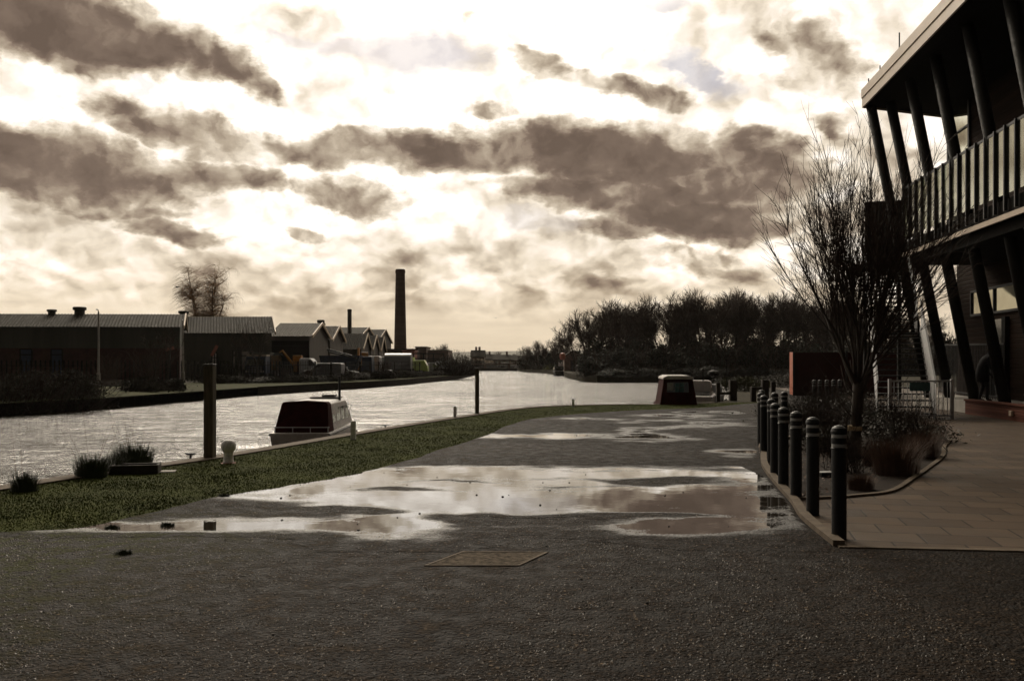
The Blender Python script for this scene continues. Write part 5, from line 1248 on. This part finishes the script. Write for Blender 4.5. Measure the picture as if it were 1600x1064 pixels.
# --- the vase-shaped bare tree in the planting bed
def vase_tree():
    rng = random.Random(11); B = Vector((1334, 712, 0)); g0 = gp(1334, 716)
    t = thing('bare_tree', 'vase-shaped bare tree with dense upright shoots in the planting bed', 'tree', g0); D = g0.y; s = D/F
    tr = MB(); cr = MB()
    P = [Vector((0, 0, -.05)), Vector((.03, 0, .25)), Vector((.045, .02, .6)), Vector((.09, .02, 1.0)), Vector((.13, .03, 1.25))]
    tr.tube(P, [.15, .115, .105, .11, .13], 12, cap=False)
    top = P[-1]; prim = []
    for k in range(12):
        a = 6.283*k*.618+rng.uniform(-.25, .25); tilt = .06+.64*((k+.5)/12)**.8
        d = Vector((math.sin(tilt)*math.cos(a), math.sin(tilt)*math.sin(a), math.cos(tilt))); st_ = P[-2].lerp(P[-1], rng.random())
        p, dd = limb(tr, st_, d, rng.uniform(.9, 1.4)*(1-.2*tilt), rng.uniform(.034, .050), .019, rng, .08, .03, 5, 7); prim.append((p, dd, tilt))
    for p, dd, tilt in prim:
        for j in range(5):
            a = p[-1-(j % 3)]; d1 = (rdir(dd, rng.uniform(.10, .48), rng)+Vector((0, 0, .06))).normalized()
            L1 = rng.uniform(1.7, 2.9)*(1.-.42*tilt); p1, e1 = limb(tr, a, d1, L1, rng.uniform(.013, .019), .007, rng, .05, .035, 7, 5)
            for m_ in range(13):
                a2 = rng.choice(p1[1:]); d2 = (rdir(e1, rng.uniform(.15, .62), rng)+Vector((0, 0, .08))).normalized()
                p2, e2 = limb(cr, a2, d2, rng.uniform(.5, 1.35)*(1-.3*tilt), .0066, .0032, rng, .055, .035, 5, 4)
                for q in range(6): limb(cr, rng.choice(p2[1:]), (rdir(e2, rng.uniform(.25, .7), rng)+Vector((0, 0, .08))).normalized(), rng.uniform(.14, .50), .0040, .0024, rng, .08, .03, 3, 3)
            for q in range(2): limb(cr, p1[-1], rdir(e1, rng.uniform(.05, .3), rng), rng.uniform(.5, 1.1)*(1-.3*tilt), .0064, .0030, rng, .05, .03, 5, 4)
    # low side shoots
    for k in range(26):
        a = rng.uniform(0, 6.283); d = Vector((math.cos(a), math.sin(a), rng.uniform(.35, 1.1))).normalized(); limb(cr, P[rng.randint(2, 4)]*1., d, rng.uniform(.6, 1.5), .009, .004, rng, .12, .05, 5, 4)
    tr.build('trunk', M['bark'], t, smooth=True); cr.build('crown', M['twig'], t)
    b_ = MB(); c = Vector((-.0, 0, .50)); b_.lathe([(.112, 0), (.118, .01), (.118, .06), (.112, .07)], 16, c=(.04, .01, .47)); b_.box(-.14, -.10, .47, -.06, -.04, .56); tie = b_.build('tree_tie', M['tag'], t); t.scale = (.85, .9, 1.)
    sk = thing('tree_stake', 'round timber stake tied close beside the bare tree trunk', 'stake', (g0.x-.16, g0.y-.03, 0)); b_ = MB(); b_.lathe([(.035, -.05), (.035, .56), (.03, .57)], 12); b_.build('shaft', M['timber_dark'], sk)
    return t
vase_tree()

# --- planting bed: shrubs and dry grasses
rng = random.Random(5)
for k, (px, y, w, h, lab) in enumerate(((1400, 742, 1.1, .62, 'large arching clump of dry reddish grass right of the bare tree'), (1440, 715, 1.0, .55, 'dry reddish grass clump nearest the paving edge'), (1372, 728, .8, .45, 'small dry grass clump at the foot of the bare tree'),
                                  (1455, 690, 1.0, .50, 'dry grass clump at the far corner of the bed by the gate'), (1345, 765, .55, .22, 'low sparse grass tuft at the front of the planting bed'))):
    spiky('grass_clump', lab, w, h, 40+k, gp(px, y), 900, 'dry_grass', .0045, 'dry grass clumps in the planting bed', cat='grass clump')
for k, (x, y, w, h, lab) in enumerate(((4.95, 13.2, .9, .55, 'twiggy brown shrub between the bare tree and the bollards'), (5.6, 15.3, 1.2, .75, 'dense twiggy shrub left of the bare tree trunk'), (7.3, 16.6, 1.4, .85, 'dense twiggy shrub right of the bare tree trunk'), (6.2, 17.8, 1.5, .8, 'twiggy shrub directly behind the bare tree'),
                                  (8.6, 19.4, 1.6, .85, 'twiggy shrub in front of the barred gate'), (7.1, 21.5, 1.8, .9, 'twiggy shrub in the middle of the planting bed'), (9.4, 23.2, 1.8, .8, 'twiggy shrub against the staircase foot'), (9.9, 28.5, 2.2, 1.0, 'twiggy shrub left of the staircase'),
                                  (8.7, 25.5, 2., .9, 'twiggy shrub at the far left of the planting bed'), (11.6, 31.5, 2.4, 1.1, 'twiggy shrub below the upper stair flight'), (6.9, 20., 1.4, .7, 'twiggy shrub by the farthest kerb bollards'))):
    twig_bush('shrub', lab, w*1.5, h, 60+k, (x, y, 0), 70, 'bare shrubs in the planting bed', 'shrub_twig', .0052, 9, 1.0)
for k, (x, y, w, h, lab) in enumerate(((5.9, 16.4, 1.5, .45, 'low dark leafy ground shrub left behind the bare tree'), (7.9, 18.2, 2., .5, 'low dark leafy ground shrub right behind the bare tree'), (8.9, 22., 2.4, .6, 'low dark leafy shrub towards the gate'), (8.0, 24.5, 2.4, .7, 'dark leafy shrub at the back of the planting bed'), (10.8, 29., 3., .9, 'dark leafy shrub beside the stairs'))):
    leaf_bush('shrub', lab, w, w*.9, h, 80+k, (x, y, 0), M['hedge'], 3000, .04, 'leafy shrubs in the planting bed', dens_twig=30)
# leaf litter in the bed
m = MB(); poly = bed
for i in range(2600):
    y = rng.uniform(10.4, 17.5); x = rng.uniform(3.2, 8.4)
    if not (x > 3.35+(y-10.4)*.19 and x < 3.6+(y-10.5)*.72): continue
    s = rng.uniform(.012, .03); a = rng.uniform(0, 6.28); u = Vector((math.cos(a), math.sin(a), rng.gauss(0, .3)))*s; v = Vector((-math.sin(a), math.cos(a), rng.gauss(0, .3)))*s*.6; p = Vector((x, y, .016+s*.4)); m.quad(p-u, p-v, p+u, p+v)
tag(m.build('leaf_litter', M['dry_grass']), 'dead brown leaves scattered over the soil of the planting bed', 'leaves', kind='stuff')

# --- spiky plants by the near quay
spiky('spiky_plant', 'large spiky dark plant growing behind the timber trough', 1.0, .40, 1, gp(207, 731), 760, bl=.010, wands=9)
spiky('spiky_plant', 'spiky dark plant left of the timber trough', .75, .36, 2, gp(143, 746), 520, bl=.009, wands=6)
spiky('spiky_plant', 'small spiky plant at the quay edge by the left side', .55, .28, 3, gp(38, 768), 300, bl=.009, wands=2)
spiky('spiky_plant', 'spiky tuft at the left end of the trough', .4, .30, 4, gp(178, 739), 200, bl=.009)
rng = random.Random(9)
for k, (px, y, lab) in enumerate(((175, 826, 'dark turf clod at the left end of the puddle'), (262, 822, 'small clod on the wet strip'), (350, 776, 'clod at the ragged verge edge'), (193, 866, 'flat moss tuft on the path, below the puddle tail'))):
    spiky('grass_tuft', lab, .26, .045, 20+k, gp(px, y), 160, 'plant', .006, cat='grass tuft')
# stray stones on the wet path
proto = None
for k in range(46):
    px = rng.uniform(420, 1230); y = rng.uniform(738, 835) if k < 36 else rng.uniform(850, 1000); r_ = rng.uniform(.006, .017)
    if proto is None:
        m = MB(); n = 8; m.lathe([(.3, -.2), (.9, 0), (1., .35), (.7, .7), (.2, .85)], 9); m.v = [(a*(1+.25*noise.noise(Vector((a, b_, c)))), b_*(1+.3*noise.noise(Vector((b_, c, a+5)))), c) for a, b_, c in m.v]
        M['stone'] = pm('stone', (.06, .05, .042), .8, .3, 2); proto = m.build('stone', M['stone']); o = proto
    else: o = proto.copy(); COL.objects.link(o)
    o.location = gp(px, y)+Vector((0, 0, .008)); o.scale = (r_, r_*rng.uniform(.6, 1), r_*.8); o.rotation_euler = (0, 0, rng.uniform(0, 6))
    tag(o, 'small loose stone lying on the wet gravel path', 'stone', 'loose stones on the wet path')

# --- woods on the right-hand bank
protos = []
for k in range(4):
    protos.append(None)
woods = []
rng = random.Random(21)
# (px, top y, D)
row = [(898, 492, 176), (914, 478, 152), (932, 470, 146), (951, 463, 141), (969, 459, 138), (986, 468, 150), (1003, 460, 137), (1020, 455, 141), (1038, 457, 134), (1056, 449, 138), (1074, 453, 133), (1092, 447, 136),
       (1110, 444, 133), (1129, 443, 137), (1147, 440, 134), (1166, 447, 138), (1184, 445, 133), (1203, 449, 137), (1222, 446, 134), (1241, 452, 138), (1262, 449, 135), (1284, 455, 139), (1308, 452, 136), (1334, 458, 140), (1362, 462, 138),
       (1392, 470, 141), (1424, 480, 143), (1460, 482, 140), (960, 474, 165), (1000, 470, 168), (1046, 466, 166), (1086, 462, 165), (1120, 459, 168), (1156, 458, 166), (1196, 458, 168), (1232, 462, 165), (1270, 464, 168), (1310, 466, 166), (1350, 470, 165)]
cr_ = ['left', 'near', 'tall', 'broad', 'slender', 'ragged', 'spreading', 'leaning']
for i, (px, yt, D) in enumerate(row):
    H = EYE+(HOR-yt)/F*D; k = i % 4
    back = i >= 28
    if i == 0: lab = 'leftmost tall bare tree of the dark wood across the basin'
    else: lab = 'bare tree in the back row of the dark wood' if back else 'bare tree in the front row of the dark wood across the basin'
    loc = ((px-800)/F*D, D, 0)
    if protos[k] is None:
        t = bare_tree('bare_tree', lab, 13., 100+k, loc=loc, rz=rng.uniform(0, 6.28), group='bare trees of the dark wood', dens=1.3, rmin=.029); protos[k] = t; t.scale = (H/13.2,)*3
    else: dup(protos[k], loc, rng.uniform(0, 6.28), lab, scale=H/13.2*rng.uniform(.97, 1.03))
    woods.append(px)
# smaller trees stepping down towards the river end
for i, (px, yt, D, lab) in enumerate(((884, 512, 200, 'smaller bare tree at the left shoulder of the wood'), (868, 524, 214, 'bare tree left of the shoulder tree, lower'), (852, 531, 226, 'bare tree above the orange marker side of the bank'), (836, 530, 238, 'round-topped bare tree near the low end of the wooded bank'),
                                  (824, 535, 250, 'last small bare tree at the river-end tip of the wood'), (690, 534, 250, 'pale bare tree behind the pale low-roofed shed'), (678, 538, 240, 'low bare tree left of the pale one behind the yard'), (778, 548, 420, 'small far tree behind the houses'), (803, 549, 430, 'small far tree right behind the houses'), (760, 549, 480, 'tiny far tree on the skyline left of the houses'))):
    H = EYE+(HOR-yt)/F*D; dup(protos[i % 4], ((px-800)/F*D, D, 0), rng.uniform(0, 6), lab, 'smaller bare trees near the river end', scale=H/13.2)
# dark undergrowth below the wood: thickets one beside another
up = []
for k in range(3):
    up.append(None)
uw = [(928+i*24, 548-(i % 3)*5-min(i, 6)*1.5, 124+(i % 2)*3) for i in range(24)]
uw += [(926+i*33, 520-(i % 3)*5, 146) for i in range(18)]
uw += [(822+i*15, 545+(i % 2)*3-(4 if i > 2 else 0), 262-i*13) for i in range(6)]
uw += [(955+i*32, 572-(i % 2)*4, 120.5) for i in range(9)]
uw += [(742+i*9.5, 563+(i*7 % 5)*1.6-(3 if i < 2 else 0), 302+i*2) for i in range(8)]
for i, (px, yt, D) in enumerate(uw):
    H = EYE+(HOR-yt)/F*D; k = i % 3; loc = ((px-800)/F*D, D, -.2)
    lab = 'low brown scrub across the far end of the river, below the houses' if i >= 57 else 'dark thicket on the river bank below the small trees' if 42 <= i < 48 else 'dark thicket of undergrowth below the wood on the far side of the basin'
    if i >= 42 and i < 48: gname = 'thickets along the narrowing river'
    elif i >= 57: gname = 'scrub at the far end of the river'
    else: gname = 'thickets under the dark wood'
    if up[k] is None:
        t = leaf_bush('thicket', lab, 5.2, 4., 4.2, 200+k, loc, M['ivy'], 5200, .17, gname, lumps=9, cat='thicket', dens_twig=90, twigm='far_twig'); up[k] = t; t.scale = (1, 1, H/4.2)
    else: dup(up[k], loc, rng.uniform(0, 6), lab, gname, scale=(1.15 if D < 200 else 1., 1., H/4.2))
# --- left bank vegetation
lb = [(-8, 577, 43.5, 3.8, 'big dark bramble mass at the left edge of the far bank'), (42, 580, 45, 3.6, 'dark bramble bush second from the left edge'), (88, 584, 47, 3.4, 'dark bramble bush in the middle of the left mass'), (122, 598, 49, 2.6, 'low dark bush at the right end of the left bramble mass'),
      (225, 588, 57, 2.8, 'dark bush between the two lamp posts'), (256, 590, 59, 2.4, 'dark bush just left of the thinner lamp post'), (208, 598, 59, 2.0, 'low scrubby bush right of the pale low wall'), (348, 588, 78, 2.6, 'dark round bush behind the big timber post'), (375, 586, 80, 2., 'dark bush right of the big timber post'),
      (455, 590, 84, 2.4, 'dark bush under the white box lorry'), (515, 597, 88, 2.6, 'low dark bush at the top of the grass under the skip lorry'), (700, 552, 138, 3.6, 'dark rounded bush, left part of the clump right of the yard'), (716, 546, 140, 4.2, 'tall dark rounded bush right of the yard'), (732, 553, 148, 3.4, 'dark rounded bush at the water end of the clump right of the yard')]
for i, (px, yt, D, w, lab) in enumerate(lb):
    zb = -.85 if D < 50 else -.3
    H = EYE+(HOR-yt)/F*D-zb; leaf_bush('bush', lab, w*(1.25 if D < 56 else 1.), w*.9, H*(1.22 if D < 50 else .95), 300+i, ((px-800)/F*D, D, zb), M['hedge'], 3600 if D < 56 else 2600, .075 if D < 56 else .11, 'dark bushes on the far bank', dens_twig=110)
for i, (px, yt, D, w, lab) in enumerate(((600, 566, 104, 2.6, 'twiggy bare bush in front of the long white lorry'), (170, 560, 66, 2.4, 'tangle of bare scrub right of the left lamp post'), (232, 545, 68, 2.6, 'tall bare scrub under the birch'), (440, 575, 84, 2., 'bare scrub along the palisade fence'), (480, 578, 86, 2., 'bare scrub by the white van'))):
    H = EYE+(HOR-yt)/F*D; twig_bush('bare_bush', lab, w, H, 340+i, ((px-800)/F*D, D, 0), 60, 'bare bushes on the far bank', 'far_twig', .016, 10, .75)
for i, (px, yt, D, lab) in enumerate(((240, 515, 66, 'thin bare sapling in front of the long warehouse'), (262, 508, 70, 'thin bare sapling near the right end of the long warehouse'), (376, 518, 82, 'bare sapling on the grass by the dark lorry'), (402, 500, 84, 'leaning bare sapling whose top shows above the shed roofs'), (370, 491, 100, 'bare tree top showing over the roof right of the birch'))):
    H = EYE+(HOR-yt)/F*D; bare_tree('sapling', lab, H, 360+i, loc=((px-800)/F*D, D, 0), group='saplings on the far bank', dens=.42, rmin=.014)
rng = random.Random(31); wp = None
for i in range(20):
    u = i/19; seg = [(-25.6, 75.), (-21., 82.), (-16.2, 97.5), (-12.2, 122.), (-10.4, 146.)]; k = min(3, int(u*4)); v_ = u*4-k; x = seg[k][0]*(1-v_)+seg[k+1][0]*v_+.5; y = seg[k][1]*(1-v_)+seg[k+1][1]*v_
    lab = 'low dark weedy clump along the foot of the palisade fence'
    if wp is None: wp = leaf_bush('weed_clump', lab, 3.2, 1.4, 1.0, 700, (x, y, -.15), M['hedge'], 1900, .085, 'weedy clumps along the palisade fence', lumps=9, cat='bush', dens_twig=110)
    else: dup(wp, (x, y, -.15), rng.uniform(0, 6), lab, scale=(rng.uniform(1., 1.5), 1.2, rng.uniform(.6, 1.15)))
# weeping birch blown to the left
def birch():
    rng = random.Random(77); D = 108.; t = thing('birch_tree', 'weeping birch with wind-blown hanging twigs above the warehouse roofs', 'tree', ((322-800)/F*D, D, 0)); tr = MB(); cr = MB(); H = EYE+(568-424)/F*D
    for k, (dx, tilt, hh) in enumerate(((-.1, -.20, .99), (.2, .02, .95), (.4, .20, .86), (0, -.36, .80), (.3, .34, .74))):
        d = Vector((math.sin(tilt), rng.uniform(-.15, .15), math.cos(tilt))); pts = [Vector((dx*.3, 0, 0)), Vector((dx, 0, H*.22))]; n = 9
        L = H*hh-H*.22; p = pts[-1].copy(); dd = d
        for i in range(n): dd = (dd+Vector((rng.gauss(0, .06), rng.gauss(0, .06), .06))).normalized(); p = p+dd*L/n; pts.append(p.copy())
        tr.tube(pts, [.15*(1-i/(len(pts)))+.02 for i in range(len(pts))], 6, cap=False)
        for j in range(44):
            i = rng.randint(3, len(pts)-1); a = pts[i]; o = rdir(Vector((0, 0, 1)), rng.uniform(.5, 1.15), rng)
            p2, d2 = limb(cr, a, o, rng.uniform(.9, 2.1), .035, .014, rng, .10, .02, 4, 4)
            for q in range(17):
                limb(cr, rng.choice(p2[1:]), Vector((rng.gauss(-.1, .35), rng.gauss(0, .35), .3)).normalized(), rng.uniform(.9, 2.3), .013, .007, rng, .05, -.30, 6, 3, wind=Vector((-.30, 0, 0)))
    tr.build('trunk', M['bark'], t); cr.build('crown', M['birch_twig'], t)
birch()
# small evergreen and a low yellow-green bush far off
leaf_bush('conifer', 'small dark evergreen beside the brick chimney', 2.6, 2.6, 5.6, 401, ((643.5-800)/F*230, 230, 0), M['ivy'], 1800, .2, cat='tree')
M['lime_leaf'] = pm('lime_leaf', (.16, .17, .035), .6, .3, 2)
leaf_bush('bush', 'yellow-green bush at the water edge left of the distant moored cruiser', 3.6, 2.4, 2.0, 402, ((862-800)/F*222, 222, -.3), M['lime_leaf'], 1500, .16, cat='bush')
for i, (px, y, D, w, lab) in enumerate(((1165, 588, 52, 3.4, 'low green mound of brambles beyond the knee rails'), (1205, 582, 60, 4., 'low dark brambles behind the knee rail'), (1150, 586, 62, 3.4, 'low brambles by the path end, left of the others'))):
    leaf_bush('bramble', lab, w, w*.7, EYE+(HOR-y)/F*D, 410+i, ((px-800)/F*D, D, 0), M['hedge'] if i else M['bank'], 2400, .07, 'brambles beyond the path end', cat='bush')

# --- two birds
def bird(label, c, s):
    t = thing('bird', label, 'bird', c, random.uniform(0, 3))
    m = MB(); n = 8
    m.loft([[(x, r_*math.cos(6.283*k/n), r_*math.sin(6.283*k/n)) for k in range(n)] for x, r_ in ((-.20, .006), (-.12, .03), (0, .055), (.1, .042), (.15, .03), (.19, .026), (.22, .005))]); m.build('body', M['cloth'], t, smooth=True)
    for sg in (-1, 1):
        m = MB(); m.add([(.07, sg*.03, .02), (-.06, sg*.03, .02), (-.03, sg*.22, .10), (.04, sg*.24, .11), (-.05, sg*.46, .02), (.0, sg*.48, .02)], [(0, 1, 2, 3), (3, 2, 4, 5)]); m.build('wing', M['cloth'], t)
    t.scale = (s, s, s); return t
bird('dark bird flying left of the birch crown', tuple(at(277, 449, 70)), .9); bird('tiny bird over the river beyond the brick chimney', tuple(at(775, 497, 120)), .9)

# ------------------------------------------------------------------ haze
m = bpy.data.materials.new('haze_air'); m.use_nodes = True; m.node_tree.nodes.clear(); t = NT(m.node_tree)
v = t.n('ShaderNodeVolumePrincipled'); v.inputs['Density'].default_value = .00006; v.inputs['Color'].default_value = (.95, .90, .84, 1); v.inputs['Anisotropy'].default_value = .3
o = t.n('ShaderNodeOutputMaterial'); t.nt.links.new(v.outputs[0], o.inputs['Volume'])
HAZE = True
if HAZE:
    hb = MB(); hb.box(-6500, -300, -4.5, 6500, 9500, 95); tag(hb.build('haze', m), 'thin warm haze over the river and the far fields', 'haze', kind='stuff')
